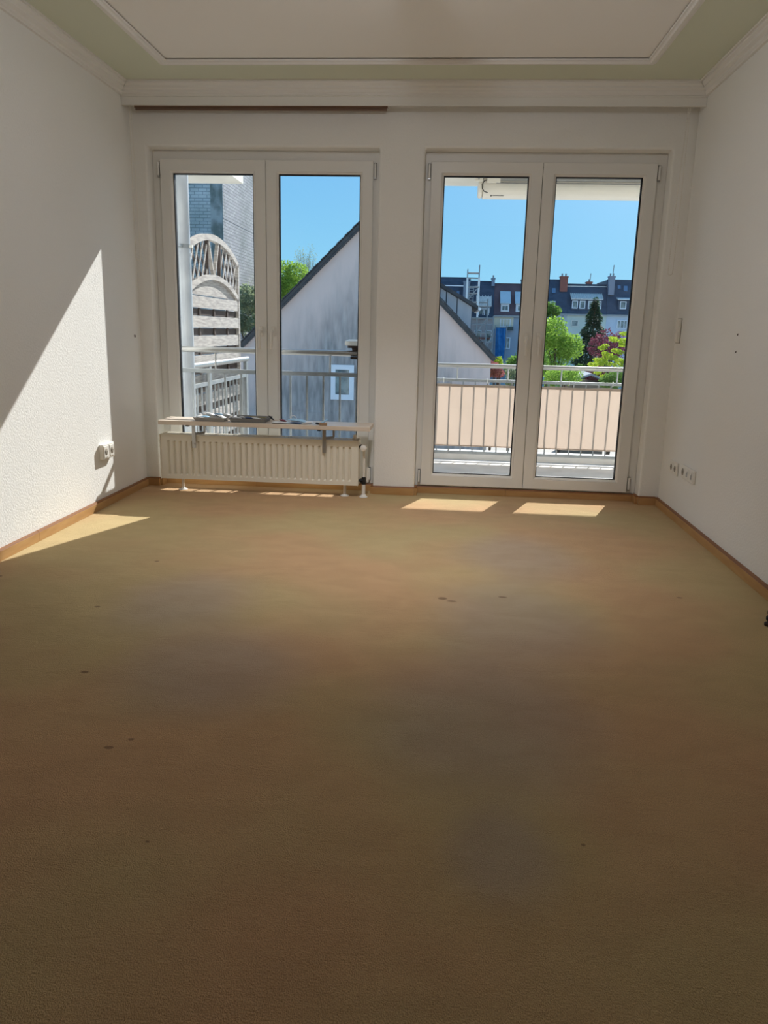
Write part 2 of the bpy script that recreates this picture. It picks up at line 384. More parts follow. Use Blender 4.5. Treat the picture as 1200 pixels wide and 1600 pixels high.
# baseboards
def base_run(name, label, pieces, h=.055):
    t = thing(name, label, 'baseboard', pieces[0][0], kind='structure')
    for (a, b, nrm) in pieces:
        a, b, n = Vector(a), Vector(b), Vector(nrm); m = MB()
        h_ = h-.009; q = [(0, 0), (.018, 0), (.018, h_), (0, h_)]
        for p in (a, b):
            for (d, zz) in q: m.v.append(tuple(p+n*(d+.0005)+Vector((0, 0, zz+.0005))))
        k = len(q); m.f = [(i, (i+1) % k, (i+1) % k+k, i+k) for i in range(k)] + [tuple(range(k)), tuple(range(k, 2*k))]
        bd = m.build('board', M_WOOD, t)
        m2 = MB()
        for p in (a, b):
            for (d, zz) in ((.0, h_), (.0172, h_), (.0125, h), (.0, h)): m2.v.append(tuple(p+n*(d+.0005)+Vector((0, 0, zz+.0007))))
        m2.f = [(i, (i+1) % 4, (i+1) % 4+4, i+4) for i in range(4)] + [(0, 1, 2, 3), (4, 5, 6, 7)]
        m2.build('edge_strip', M_WOODTOP, bd)
base_run('baseboard_left', 'light wood baseboard along the foot of the left wall',
         [((XL, REAR+.03, 0), (XL, 1.5, 0), (1, 0, 0)), ((XL, 1.502, 0), (XL, 3.72, 0), (1, 0, 0)), ((XL, 3.722, 0), (XL, D-.001, 0), (1, 0, 0))])
base_run('baseboard_right', 'light wood baseboard along the foot of the right wall',
         [((XR, REAR+.03, 0), (XR, 2.2, 0), (-1, 0, 0)), ((XR, 2.202, 0), (XR, D-.001, 0), (-1, 0, 0))])
base_run('baseboard_window', 'light wood baseboard pieces stepping along the foot of the window wall',
         [((XL+.0195, D, 0), (WIN[0], D, 0), (0, -1, 0)), ((WIN[0], D, 0), (WIN[0], D+.086, 0), (1, 0, 0)),
          ((WIN[1], D, 0), (DOOR[0], D, 0), (0, -1, 0)), ((WIN[1], D, 0), (WIN[1], D+.086, 0), (-1, 0, 0)), ((DOOR[0], D, 0), (DOOR[0], D+.086, 0), (1, 0, 0)),
          ((DOOR[1], D, 0), (XR-.0195, D, 0), (0, -1, 0)), ((DOOR[1], D, 0), (DOOR[1], D+.086, 0), (-1, 0, 0))], .058)
base_run('baseboard_sill', 'thin wood strip under the tall window and balcony door',
         [((WIN[0]+.0195, D+.104, 0), (-1.33, D+.104, 0), (0, -1, 0)), ((-1.328, D+.104, 0), (WIN[1]-.0195, D+.104, 0), (0, -1, 0)),
          ((DOOR[0]+.0195, D+.104, 0), (.44, D+.104, 0), (0, -1, 0)), ((.442, D+.104, 0), (DOOR[1]-.0195, D+.104, 0), (0, -1, 0))], .05)

# ---------------------------------------------------------------- the two glazed door units
def handle(parent, x, zc, y):
    h = MB(); h.box(x-.0125, x+.0125, y-.012, y, zc-.035, zc+.035)
    r = h.build('handle', M_WHITEPL, parent, bevel=.006); r['label'] = 'white lever handle pointing down'
    m = MB(); m.tube([(x, y-.010, zc), (x, y-.045, zc), (x, y-.052, zc-.010), (x, y-.052, zc-.115)], [.0105, .0105, .0105, .009], 10)
    m.build('lever', M_WHITEPL, r, smooth=True)
def window_unit(name, label, cat, ox, sx):
    """ox: opening, sx: outer edges of the sash pair"""
    t = thing(name, label, cat, ((ox[0]+ox[1])/2, D+.11, .0), kind='structure')
    yf = D+.108; zt = ZO; ys = D+.086
    MB().ring((ox[0], ox[1], .05, zt), (sx[0]+.03, sx[1]-.03, .105, 2.145), yf, yf+.07).build('frame', M_PVC, t, bevel=.004)
    z0, z1 = .060, 2.176; xm = (sx[0]+sx[1])/2; sw = .083
    for k, (a, b) in enumerate(((sx[0], xm-.0015), (xm+.0015, sx[1]))):
        m = MB()
        m.ring((a, b, z0, z1), (a+sw-.012, b-sw+.012, z0+sw-.012, z1-sw+.012), ys, ys+.021)
        s = m.build('sash', M_PVC, t, bevel=.004)
        MB().ring((a+.034, b-.034, z0+.05, z1-.034), (a+sw-.011, b-sw+.011, z0+sw-.011, z1-sw+.011), ys+.0215, ys+.075).build('sash_body', M_PVC, s)
        MB().ring((a+sw-.0118, b-sw+.0118, z0+sw-.0118, z1-sw+.0118), (a+sw, b-sw, z0+sw, z1-sw), ys+.001, ys+.034, ys+.012).build('glazing_bead', M_BEAD, s)
        MB().ring((a+sw-.001, b-sw+.001, z0+sw-.001, z1-sw+.001), (a+sw+.006, b-sw-.006, z0+sw+.006, z1-sw-.006), ys+.020, ys+.048).build('gasket', M_GASKET, s)
        MB().box(a+sw-.006, b-sw+.006, ys+.0345, ys+.0385, z0+sw-.006, z1-sw+.006).build('pane', M_GLASS, s)
        handle(s, (b-.040) if k == 0 else (a+.040), 1.085, ys)
        hx = a-.012 if k == 0 else b+.012
        for zz in (z0+.02, z1-.10):
            hg = MB().box(hx-.0065, hx+.0065, ys+.0, ys+.0215, zz, zz+.085).build('hinge', M_PVC, t, bevel=.003)
            MB().box(hx-.0085, hx+.0085, ys+.002, ys+.02, zz-.008, zz-.0005).build('hinge_pin', M_METAL, hg)
            MB().box(hx-.0085, hx+.0085, ys+.012, ys+.0205, zz-.003, zz+.088).build('hinge_gap', M_GASKET, hg)
    MB().box(xm-.010, xm+.010, ys+.022, ys+.03, z0+.02, z1-.02).build('meeting_seal', M_GASKET, t)
    MB().box(ox[0], ox[1], yf, yf+.20, -.02, .049).build('threshold', M_GALV, t)
    return t
window_unit('window_1', 'tall white double-casement window behind the radiator', 'window', WIN, (-1.950, -.5316))
window_unit('door_1', 'white glazed double balcony door on the right', 'balcony door', DOOR, (-.1573, 1.2669))

# ---------------------------------------------------------------- roller blinds under the pelmet
def roller_blind(label, x0, x1, z, fabric, xc, zbot, dx):
    t = thing('roller_blind', label, 'blind', ((x0+x1)/2, 5.185, z-.02))
    MB().tube([(x0, 5.185, z), (x1, 5.185, z)], .022, 14).build('roll', fabric, t, smooth=True)
    MB().box(x0+.01, x1-.01, 5.176, 5.188, z-.036, z-.0205).build('bottom_bar', fabric, t)
    for x in (x0, x1): MB().box(x-.004, x+.004, 5.165, 5.205, z-.02, 2.5345).build('bracket', M_WHITEPL, t)
    # bead chain: two strands and a loop at the bottom
    m = MB(); pts = []
    n = int((z-zbot)/.012)
    for k in range(n+1):
        s = k/n; off = .004+.010*min(1, s*1.5)
        pts.append((xc-off+dx*s, 5.150, z-(z-zbot)*s))
    for k in range(1, 6):
        a = math.pi*k/6; pts.append((xc-.014*math.cos(a)+dx, 5.150, zbot-.014*math.sin(a)))
    for k in range(n, -1, -1):
        s = k/n; off = .004+.010*min(1, s*1.5)
        pts.append((xc+off+dx*s, 5.150, z-(z-zbot)*s))
    m.tube(pts, .0016, 5)
    for p in pts:
        o = len(m.v); r = .0040
        m.v += [(p[0]+a*r, p[1]+b*r, p[2]+c*r) for a, b, c in ((1,0,0), (-1,0,0), (0,1,0), (0,-1,0), (0,0,1), (0,0,-1))]
        m.f += [tuple(o+i for i in f) for f in ((0,2,4), (2,1,4), (1,3,4), (3,0,4), (2,0,5), (1,2,5), (3,1,5), (0,3,5))]
    m.build('pull_chain', M_WHITEPL, t)['label'] = 'white bead pull chain'
roller_blind('brown roller blind rolled up above the tall window on the left', -2.045, -.43, 2.468, M_BLIND, -2.058, 1.535, .006)
roller_blind('white roller blind rolled up above the balcony door', -.30, 1.39, 2.508, M_BLINDW, 1.372, 1.505, -.012)

# ---------------------------------------------------------------- radiator, shelf, brackets
RX0, RX1, RY0, RY1, RZ0, RZ1 = -1.930, -.572, 5.068, 5.205, .082, .392
def radiator():
    t = thing('radiator', 'cream ribbed panel radiator standing in front of the tall window', 'radiator', ((RX0+RX1)/2, (RY0+RY1)/2, 0))
    # pressed front sheet: flat margins with a row of upright ribs
    m = MB(); pitch = .0415; n = int((RX1-RX0-.05)/pitch); x0 = (RX0+RX1)/2-n*pitch/2
    def sheet(yb, s):
        prof = [(RX0, 0)]
        for k in range(n):
            c = x0+(k+.5)*pitch
            prof += [(c-.012, 0), (c-.006, .35), (c-.0035, 1), (c+.0035, 1), (c+.006, .35), (c+.012, 0)]
        prof.append((RX1, 0))
        zs = [(RZ0+.004, 0), (RZ0+.030, 0), (RZ0+.040, 1), (RZ1-.052, 1), (RZ1-.042, 0), (RZ1-.004, 0)]
        o = len(m.v)
        for (zz, on) in zs:
            for (x, r) in prof: m.v.append((x, yb+s*.015*r*on, zz))
        w = len(prof)
        for j in range(len(zs)-1):
            for i in range(w-1): m.f.append((o+j*w+i, o+j*w+i+1, o+(j+1)*w+i+1, o+(j+1)*w+i))
    sheet(RY0+.010, 1)
    m.build('front_panel', M_RAD, t)['label'] = 'ribbed front sheet'
    m = MB(); sheet(RY1-.010, -1); m.build('rear_panel', M_RAD, t)
    MB().box(RX0+.004, RX1-.004, RY0+.028, RY0+.036, RZ0+.01, RZ1-.02).build('water_panel', M_RAD, t)
    for (a, b) in ((RX0-.003, RX0+.003), (RX1-.003, RX1+.003)):
        MB().box(a, b, RY0+.002, RY1-.002, RZ0+.003, RZ1-.001).build('side_cover', M_RAD, t, bevel=.002)
    g = MB()
    g.box(RX0+.0031, RX1-.0031, RY0+.006, RY0+.022, RZ1-.005, RZ1); g.box(RX0+.0031, RX1-.0031, RY1-.022, RY1-.006, RZ1-.005, RZ1)
    g.box(RX0+.0031, RX1-.0031, RY0+.064, RY0+.070, RZ1-.005, RZ1)
    grille = g.build('top_grille', M_RAD, t)
    s = MB(); k = RX0+.02
    while k < RX1-.02:
        s.bar((k, RY0+.021, RZ1-.003), (k+.006, RY1-.021, RZ1-.003), .0055, .004); k += .0125
    s.build('louvre', M_RAD, grille)['kind'] = 'stuff'
    MB().box(RX0+.01, RX1-.01, RY0+.036, RY1-.03, RZ1-.06, RZ1-.05).build('convector', M_DARK, t)
    for x in (-1.80, -.667):
        f = MB().tube([(x, 5.137, .0), (x, 5.137, RZ0+.02)], .010, 12).build('foot', M_WHITEPL, t, smooth=True)
        MB().lathe([(.030, .0005), (.030, .004), (.016, .010), (.011, .016)], 18, (x, 5.137, 0)).build('foot_rosette', M_WHITEPL, f, smooth=True)
    xv = RX1+.036
    v = MB(); v.tube([(RX1+.0032, 5.12, .345), (xv-.006, 5.12, .345)], .010, 10); v.lathe([(.017, 0), (.017, .018)], 12, (RX1+.010, 5.12, .345), 'x')
    v.build('valve', M_BLACK, t, smooth=True)
    h = MB().lathe([(.012, 0), (.021, -.008), (.023, -.030), (.021, -.050), (.012, -.056)], 18, (xv, 5.118, .345), 'y').build('thermostat_head', M_WHITEPL, t, smooth=True)
    h['label'] = 'round white thermostat head'
    MB().lathe([(.008, .0), (.012, .004), (.012, .03), (.008, .034)], 12, (RX1-.03, 5.125, RZ1), 'z').build('air_vent', M_WHITEPL, t, smooth=True)
    MB().tube([(xv, 5.12, .008), (xv, 5.12, .338)], .0085, 10).build('pipe', M_WHITEPL, t, smooth=True)
    MB().tube([(xv+.022, 5.16, .10), (xv+.022, 5.16, .20)], .008, 10).build('pipe_sleeve', M_WHITEPL, t, smooth=True)
    l = MB(); l.tube([(RX1+.0032, 5.12, .115), (xv+.004, 5.12, .115)], .009, 10); l.lathe([(.015, 0), (.015, .012)], 10, (RX1+.010, 5.12, .115), 'x')
    l.lathe([(.015, 0), (.015, .012)], 10, (xv-.020, 5.12, .115), 'x'); l.lathe([(.014, .09), (.016, .10), (.016, .128), (.012, .14)], 12, (xv, 5.12, 0))
    l.build('shut_off_valve', M_BLACK, t, smooth=True)
    MB().tube([(xv, 5.12, .003), (xv, 5.12, .09)], .0125, 12).build('lower_pipe', M_WHITEPL, t, smooth=True)
    MB().lathe([(.028, .0005), (.028, .005), (.018, .012), (.014, .02)], 18, (xv, 5.12, 0)).build('pipe_rosette', M_WHITEPL, t, smooth=True)
radiator()

SZ0, SZ1 = .468, .496
M_SHELF = mat('pale_laminate', (.66, .56, .46), .4, var=(.72, .63, .54), vscale=5, stretch=(.6, 6, 1), spec=.45)
sh = MB().box(-1.905, -.487, 4.985, 5.235, SZ0, SZ1).build('shelf_board', M_SHELF, bevel=.003)
tag(sh, 'pale laminate board laid on brackets above the radiator', 'shelf')
def bracket(label, x):
    t = thing('shelf_bracket', label, 'bracket', (x, 5.06, .30), group='brackets carrying the shelf board')
    MB().box(x-.012, x+.012, RY0-.005, RY0-.001, .305, SZ0-.002).build('upright', M_METAL, t)
    MB().box(x-.016, x+.016, 5.01, 5.20, SZ0-.005, SZ0-.001).build('arm', M_METAL, t)
    m = MB(); m.bar((x+.012, RY0-.001, RZ1+.012), (x+.055, 5.13, RZ1+.012), .004, .016); m.bar((x+.055, 5.13, RZ1+.012), (x+.055, 5.13, SZ0-.006), .004, .014, (1, 0, 0))
    m.build('hook', M_METAL, t)
    MB().lathe([(.006, 0), (.006, -.006)], 10, (x, RY0-.006, .335), 'y').build('screw', M_METAL, t)
    MB().box(x-.040, x-.018, 5.015, 5.04, SZ0-.012, SZ0-.006).build('clip', M_BLACK, t)
bracket('metal shelf bracket on the radiator below the grey trays', -1.69)
bracket('metal shelf bracket near the thermostat end of the radiator', -.80)

# ---------------------------------------------------------------- trays and small things on the shelf
M_TRAY = mat('grey_tray_plastic', (.36, .36, .35), .5)
def tray(label, x0, x1, y0, y1, h, m):
    b = SZ1+.0012; t = MB(); s = .016; q = .0035
    def r(x0, x1, y0, y1, z): return [(x0, y0, z), (x1, y0, z), (x1, y1, z), (x0, y1, z)]
    vs = r(x0+s, x1-s, y0+s*.8, y1-s*.8, b) + r(x0, x1, y0, y1, b+h) + r(x0+q, x1-q, y0+q, y1-q, b+h) + r(x0+s+q, x1-s-q, y0+s*.8+q, y1-s*.8-q, b+q)
    fs = [(3, 2, 1, 0), (12, 13, 14, 15)]
    for k in range(4):
        l = (k+1) % 4
        for a in range(3): fs.append((a*4+k, a*4+l, a*4+4+l, a*4+4+k))
    t.add(vs, fs); return tag(t.build('tray', m), label, 'tray', 'shallow trays on the shelf')
tray('grey tray of white and blue packets, nearer the left wall', -1.672, -1.452, 5.0, 5.2, .024, M_TRAY)
tray('dark grey tray of narrow strips, beside the window handles', -1.432, -1.178, 5.0, 5.2, .026, mat('dark_tray_plastic', (.22, .225, .23), .5))
COLS = {'white': (.80, .82, .84), 'light blue': (.38, .62, .84), 'blue': (.10, .30, .62), 'black': (.02, .02, .025), 'olive': (.30, .28, .16), 'navy': (.05, .09, .20), 'dark red': (.22, .03, .05), 'brown': (.34, .22, .13), 'silver': (.55, .57, .60)}
def cm(c): return mat('print_'+c.replace(' ', '_'), COLS[c], .4, spec=.4)
def packet(name, label, cat, c, x, y, zz, L, W, H, rz, tilt, group=None, crimp=True):
    """small filled pouch: pillow body with flat crimped ends"""
    t = MB(); nx, ny = 8, 5; mtx = Matrix.Translation((x, y, zz)) @ Matrix.Rotation(rz, 4, 'Z') @ Matrix.Rotation(tilt, 4, 'Y')
    for sgn in (1, -1):
        o = len(t.v)
        for i in range(nx+1):
            for j in range(ny+1):
                u, v = i/nx*2-1, j/ny*2-1
                h = max(0, (1-abs(u)**3))*(1-v*v)**.5 if crimp else (1-abs(u)**6)*(1-abs(v)**6)
                t.v.append(tuple(mtx @ Vector((u*L/2, v*W/2*(1-.08*(1-abs(u))), sgn*h*H/2))))
        for i in range(nx):
            for j in range(ny):
                a = o+i*(ny+1)+j; t.f.append((a, a+1, a+ny+2, a+ny+1))
    return tag(t.build(name, cm(c), smooth=True), label, cat, group)
zt = SZ1+.006
P1 = [('packet', 'white sachet at the left end of the grey tray', 'white', -1.632, 5.07, .012, .3),
      ('packet', 'light blue sachet lying at the front of the grey tray', 'light blue', -1.595, 5.045, .014, -.4),
      ('packet', 'blue sachet leaning in the middle of the grey tray', 'blue', -1.56, 5.10, .022, .8),
      ('packet', 'white sachet on top of the blue sachet in the grey tray', 'white', -1.575, 5.075, .030, -.2),
      ('packet', 'light blue sachet standing towards the middle rear of the grey tray', 'light blue', -1.535, 5.145, .022, .5),
      ('packet', 'black sachet between pale sachets in the grey tray', 'black', -1.515, 5.085, .016, .2),
      ('packet', 'white sachet right of the black one in the grey tray', 'white', -1.492, 5.06, .016, -.6),
      ('packet', 'white sachet poking up at the right rear of the grey tray', 'white', -1.483, 5.15, .020, .4)]
for (n, lb, c, x, y, dz, rz) in P1: packet(n, lb, 'packet', c, x, y, zt+dz+.008, .062, .034, .012, rz, .22 if dz > .015 else .04, 'sachets in the grey tray')
P2 = [('white strip at the left of the dark tray', 'white', -1.39, 5.05, .3), ('silver strip lying across the dark tray', 'silver', -1.345, 5.08, -.5), ('navy strip in the middle of the dark tray', 'navy', -1.30, 5.06, .5),
      ('olive strip at the back of the dark tray', 'olive', -1.285, 5.13, .1), ('white strip right of the navy one in the dark tray', 'white', -1.255, 5.055, -.4), ('olive strip towards the right of the dark tray', 'olive', -1.235, 5.115, .7)]
for (lb, c, x, y, rz) in P2: packet('strip', lb, 'strip', c, x, y, zt+.020, .075, .018, .010, rz, .1, 'strips in the dark tray', False)
# loose things right of the trays
packet('packet', 'black and slim packet leaning over the right rim of the dark tray', 'packet', 'black', -1.163, 5.10, SZ1+.026, .05, .020, .010, .9, .7)
packet('folded_paper', 'white folded paper on the shelf right of the trays', 'paper', 'white', -1.085, 5.045, SZ1+.006, .12, .07, .008, .15, .03, None, False)
packet('packet', 'dark red packet lying on the white paper', 'packet', 'dark red', -1.075, 5.055, SZ1+.018, .055, .024, .014, .7, .25)
packet('packet', 'navy packet under the pale blue cloth on the shelf', 'packet', 'navy', -.985, 5.035, SZ1+.007, .075, .035, .012, -.1, .02)
packet('cloth', 'pale blue folded cloth in the middle of the shelf', 'cloth', 'light blue', -.975, 5.07, SZ1+.020, .13, .07, .018, -.15, .10)
packet('cloth', 'white folded cloth beside the pale blue one', 'cloth', 'white', -.912, 5.05, SZ1+.010, .08, .05, .016, .2, -.1)
packet('packet', 'black packet next to the upright pale card', 'packet', 'black', -.838, 5.03, SZ1+.008, .035, .022, .014, .3, .2)
packet('card', 'pale blue card propped at the right of the small things', 'card', 'light blue', -.80, 5.06, SZ1+.020, .060, .045, .010, .1, -.5, None, False)
bx = MB().box(-.822, -.772, 4.992, 5.012, SZ1+.001, SZ1+.018).build('small_box', cm('brown'), bevel=.002)
tag(bx, 'tiny brown box at the front edge of the shelf', 'box')
rg = MB(); rg.tube([(-1.018+.020*math.cos(a*math.pi/10), 5.12, SZ1+.024+.020*math.sin(a*math.pi/10)) for a in range(21)], .0028, 6)
tag(rg.build('ring', cm('white'), smooth=True), 'white ring standing up behind the folded paper', 'ring')

# ---------------------------------------------------------------- sockets, switch, wall holes, doorstop
def socket_plate(name, label, cat, wall, ya, yb, z0, z1, thick, gangs, upright=False, slots=None):
    s = 1 if wall < 0 else -1; X = lambda d: wall+s*d
    def bx(d0, d1, y0, y1, a, b): return MB().box(min(X(d0), X(d1)), max(X(d0), X(d1)), y0, y1, a, b)
    t = thing(name, label, cat, (X(thick/2), (ya+yb)/2, z0))
    if upright: bx(.0003, .004, ya-.003, yb+.003, z0-.003, z1+.003).build('shadow_rim', mat('shadow_grey', (.30, .28, .25), .8), t)  # grey plate drawn as the shadow outline around the switch
    bx(.0005, thick, ya, yb, z0, z1).build('plate', M_WHITEPL, t, bevel=min(.006, thick*.4))
    for k in range(gangs):
        if upright: y0, y1 = ya+.010, yb-.010; h = (z1-z0)/gangs; a, b = z0+k*h+.010, z0+(k+1)*h-.010
        else: h = (yb-ya)/gangs; y0, y1 = ya+k*h+.012, ya+(k+1)*h-.012; a, b = z0+.012, z1-.012
        kind = slots[k] if slots else 'socket'
        if kind == 'rocker':
            r = bx(thick-.001, thick+.006, y0, y1, a, b).build('rocker', M_WHITEPL, t, bevel=.003)
            continue
        MB().ring((y0, y1, a, b), (y0+.004, y1-.004, a+.004, b-.004), 0, .004)
        c = bx(thick-.001, thick+.003, y0, y1, a, b).build('insert', M_WHITEPL, t, bevel=.006)
        yc, zc = (y0+y1)/2, (a+b)/2; r = (y1-y0)*.36
        if kind == 'socket':  # recess and pin holes: proud dark discs standing for their inner shade
            MB().lathe([(r, s*(thick+.0032)), (r*.94, s*(thick+.0042))], 20, (wall, yc, zc), 'x').build('recess_shade', mat('socket_recess_shade', (.30, .27, .22), .6), c, smooth=True)
            for dy in (-.0095, .0095): MB().lathe([(.003, s*(thick+.0043)), (.003, s*(thick+.005))], 8, (wall, yc+dy, zc), 'x').build('pin_hole', M_DARK, c)
        else:
            bx(thick+.0032, thick+.005, yc-.010, yc-.003, zc-.018, zc+.018).build('slot', M_METAL, c); bx(thick+.0032, thick+.005, yc+.004, yc+.010, zc-.018, zc+.006).build('slot', M_METAL, c)
socket_plate('power_socket', 'white two-gang socket box on the sunlit left wall', 'socket', XL, 4.508, 4.672, .298, .392, .027, 2)
socket_plate('power_socket', 'white two-gang socket plate on the right wall, nearer the window', 'socket', XR, 4.862, 5.020, .270, .352, .010, 2)
socket_plate('power_socket', 'white three-gang socket plate on the right wall, farther from the window', 'socket', XR, 4.520, 4.772, .283, .365, .012, 3, slots=['jack', 'jack', 'socket'])
socket_plate('light_switch', 'white double light switch on the right wall beside the balcony door', 'switch', XR, 5.135, 5.215, 1.080, 1.228, .011, 2, True, ['rocker', 'rocker'])
def wall_hole(label, x, y, zz, r, nx):
    m = MB().lathe([(r, 0.0003*nx), (r*.9, .0012*nx), (r*.3, .0016*nx)], 12, (x, y, zz), 'x')
    tag(m.build('wall_plug', mat('dark_plug', (.035, .02, .015), .8), origin=(x, y, zz)), label, 'wall plug', 'plug holes in the walls')
wall_hole('dark plug hole in the left wall near the window corner', XL, 5.152, 1.036, .011, 1)
wall_hole('upper of two small plug holes in the right wall', XR, 4.141, 1.136, .006, -1)
wall_hole('lower of two small plug holes in the right wall', XR, 4.137, 1.050, .006, -1)
ds = thing('door_stop', 'dark brown door stop on the carpet at the right wall', 'door stop', (1.332, 3.02, 0))
M_BROWN = mat('dark_brown_rubber', (.035, .018, .012), .5)
MB().lathe([(.022, .0005), (.022, .010), (.012, .016), (.011, .045), (.016, .05), (.016, .062), (.008, .068)], 16, (1.332, 3.02, 0)).build('stop_post', M_BROWN, ds, smooth=True)
MB().lathe([(.0165, .022), (.0185, .026), (.0185, .036), (.0165, .040)], 16, (1.332, 3.02, 0)).build('rubber_ring', M_BLACK, ds, smooth=True)

# ================================================================ outside
OUT = D+WT                                # outer face of the window wall
M_CONC = mat('balcony_concrete', (.74, .71, .67), .9, var=(.66, .63, .59), vscale=6, bump=.3, bscale=60, bdist=.004)
M_SLAB = mat('painted_slab', (.70, .68, .62), .85, var=(.62, .60, .54), vscale=3)
M_FACADE = mat('facade_render', (.74, .72, .66), .9, bump=.3, bscale=50, bdist=.004)
M_CLOTH = mat('beige_screen_cloth', (.55, .45, .37), .9, var=(.51, .41, .33), vscale=5, bump=.25, bscale=300, bdist=.001, trans=((.50, .385, .305), .5))
M_GREY = mat('weathered_grey_wood', (.50, .46, .42), .85, var=(.33, .30, .28), vscale=7, stretch=(1, 1, 9), bump=.4, bscale=30, bdist=.003, bstretch=(4, 1, 14))
M_ZINC = mat('zinc_pipe', (.50, .52, .54), .45, var=(.43, .45, .48), vscale=8, metal=.35)
BF, BY1 = -.16, 8.08                      # balcony floor level and front edge
fa = MB().box(XL-4.5, XL-.301, D+.02, OUT, -5.0, 6.0).box(XR+.301, XR+4.5, D+.02, OUT, -5.0, 6.0).box(XL-.3, XR+.3, OUT-.10, OUT, -5.0, -.201).box(XL-.3, XR+.3, OUT-.10, OUT, ZC+.251, 6.0)
tag(fa.build('wall_facade', M_FACADE, origin=(0, OUT, -5)), 'pale rendered outer face of our own building around the windows', 'wall', kind='structure')
bs = MB().box(-.36, 4.2, OUT+.001, BY1, BF-.2, BF).build('balcony_floor', M_CONC, bevel=.006)
tag(bs, 'grey concrete balcony floor beyond the glazed door', 'balcony', kind='structure')
MB().box(-.36, 4.2, 7.87, BY1-.005, BF+.0005, BF+.07).build('kerb', M_CONC, bs)
# slab of the balcony above: its unseen left end is skewed to block sun
sl = MB().prism([(-1.17, OUT+.001), (4.2, OUT+.001), (4.2, 8.09), (-.29+.06, 8.09), (-.305, 7.85)], 2.497, 2.68, 'z').build('balcony_roof', M_SLAB, bevel=.004)
tag(sl, 'underside of the pale balcony slab above the glazed door', 'slab', kind='structure')

def railing():
    t = thing('balcony_railing', 'galvanised balcony railing with round steel handrail beyond the glazed door', 'railing', (1.8, 7.82, BF))
    y = 7.80; x0, x1 = -.34, 4.15
    MB().tube([(x0, y, .790), (x1, y, .790)], .0215, 14).build('handrail', M_STEEL, t, smooth=True)
    MB().box(x0, x1, y-.016, y+.016, .632, .660).build('upper_rail', M_GALV, t, bevel=.003)
    MB().box(x0, x1, y-.016, y+.016, -.092, -.062).build('lower_rail', M_GALV, t, bevel=.003)
    k = x0+.02; i = 0
    while k < x1:
        MB().box(k-.006, k+.006, y-.006, y+.006, -.0615, .6315).build('baluster', M_GALV, t)
        k += .1205
    for x in (x0+.02, 1.25+.9, x1-.02):
        for (za, zb) in ((BF+.001, -.0925), (-.0615, .6315), (.6605, .769)): MB().box(x-.02, x+.02, y-.013, y+.013, za, zb).build('post', M_GALV, t)
    for x in (-.03, .40, .82, 1.2, 1.62): MB().tube([(x, y-.017, .62), (x, y-.019, .64), (x, y-.019, .664), (x, y+.0, .668)], .003, 6).build('cable_tie', M_WHITEPL, t)
    for x in (.10, .60, 1.12, 1.66): MB().tube([(x, y, .661), (x, y, .770)], .007, 8).build('stem', M_STEEL, t, smooth=True)
railing()
def end_railing():
    t = thing('end_railing', 'short galvanised railing closing the balcony at the pier', 'railing', (-.34, 6.7, BF))
    x, y0, y1 = -.34, OUT+.02, 7.765
    MB().tube([(x, y0, .790), (x, y1, .790)], .0215, 12).build('handrail', M_STEEL, t, smooth=True)
    for (a, b) in ((.632, .660), (-.092, -.062)): MB().box(x-.014, x+.014, y0, y1, a, b).build('rail', M_GALV, t)
    k = y0+.06
    while k < y1:
        MB().box(x-.006, x+.006, k-.006, k+.006, -.0615, .6315).build('baluster', M_GALV, t); k += .1205
    for y in (y0+.03, 6.9):
        for (a, b) in ((BF+.001, -.0925), (.6605, .769)): MB().box(x-.013, x+.013, y-.02, y+.02, a, b).build('post', M_GALV, t)
end_railing()
def screen():
    t = MB(); nx, nz = 90, 14; x0, x1, z0, z1 = -.33, 4.1, -.012, .612; o = 0
    for i in range(nx+1):
        for j in range(nz+1):
            u, v = i/nx, j/nz; x = x0+(x1-x0)*u
            y = 7.768+.004*math.sin(x*52+v*2)*(1-.4*v)+.003*math.sin(x*19+v*5)
            z = z0+(z1-z0)*v-(.008*abs(math.sin(x*math.pi/.52)) if j == nz else 0)
            t.v.append((x, y, z))
    for i in range(nx):
        for j in range(nz): a = i*(nz+1)+j; t.f.append((a, a+nz+1, a+nz+2, a+1))
    s = t.build('privacy_screen', M_CLOTH, smooth=True)
    tag(s, 'beige fabric privacy screen stretched along the balcony railing', 'screen')
    h = MB().box(x0, x1, 7.757, 7.7595, z1-.030, z1-.012); h.build('hem', M_CLOTH, s)
    h = MB().box(x0, x1, 7.757, 7.7595, z0+.004, z0+.014); h.build('hem', M_CLOTH, s)
screen()

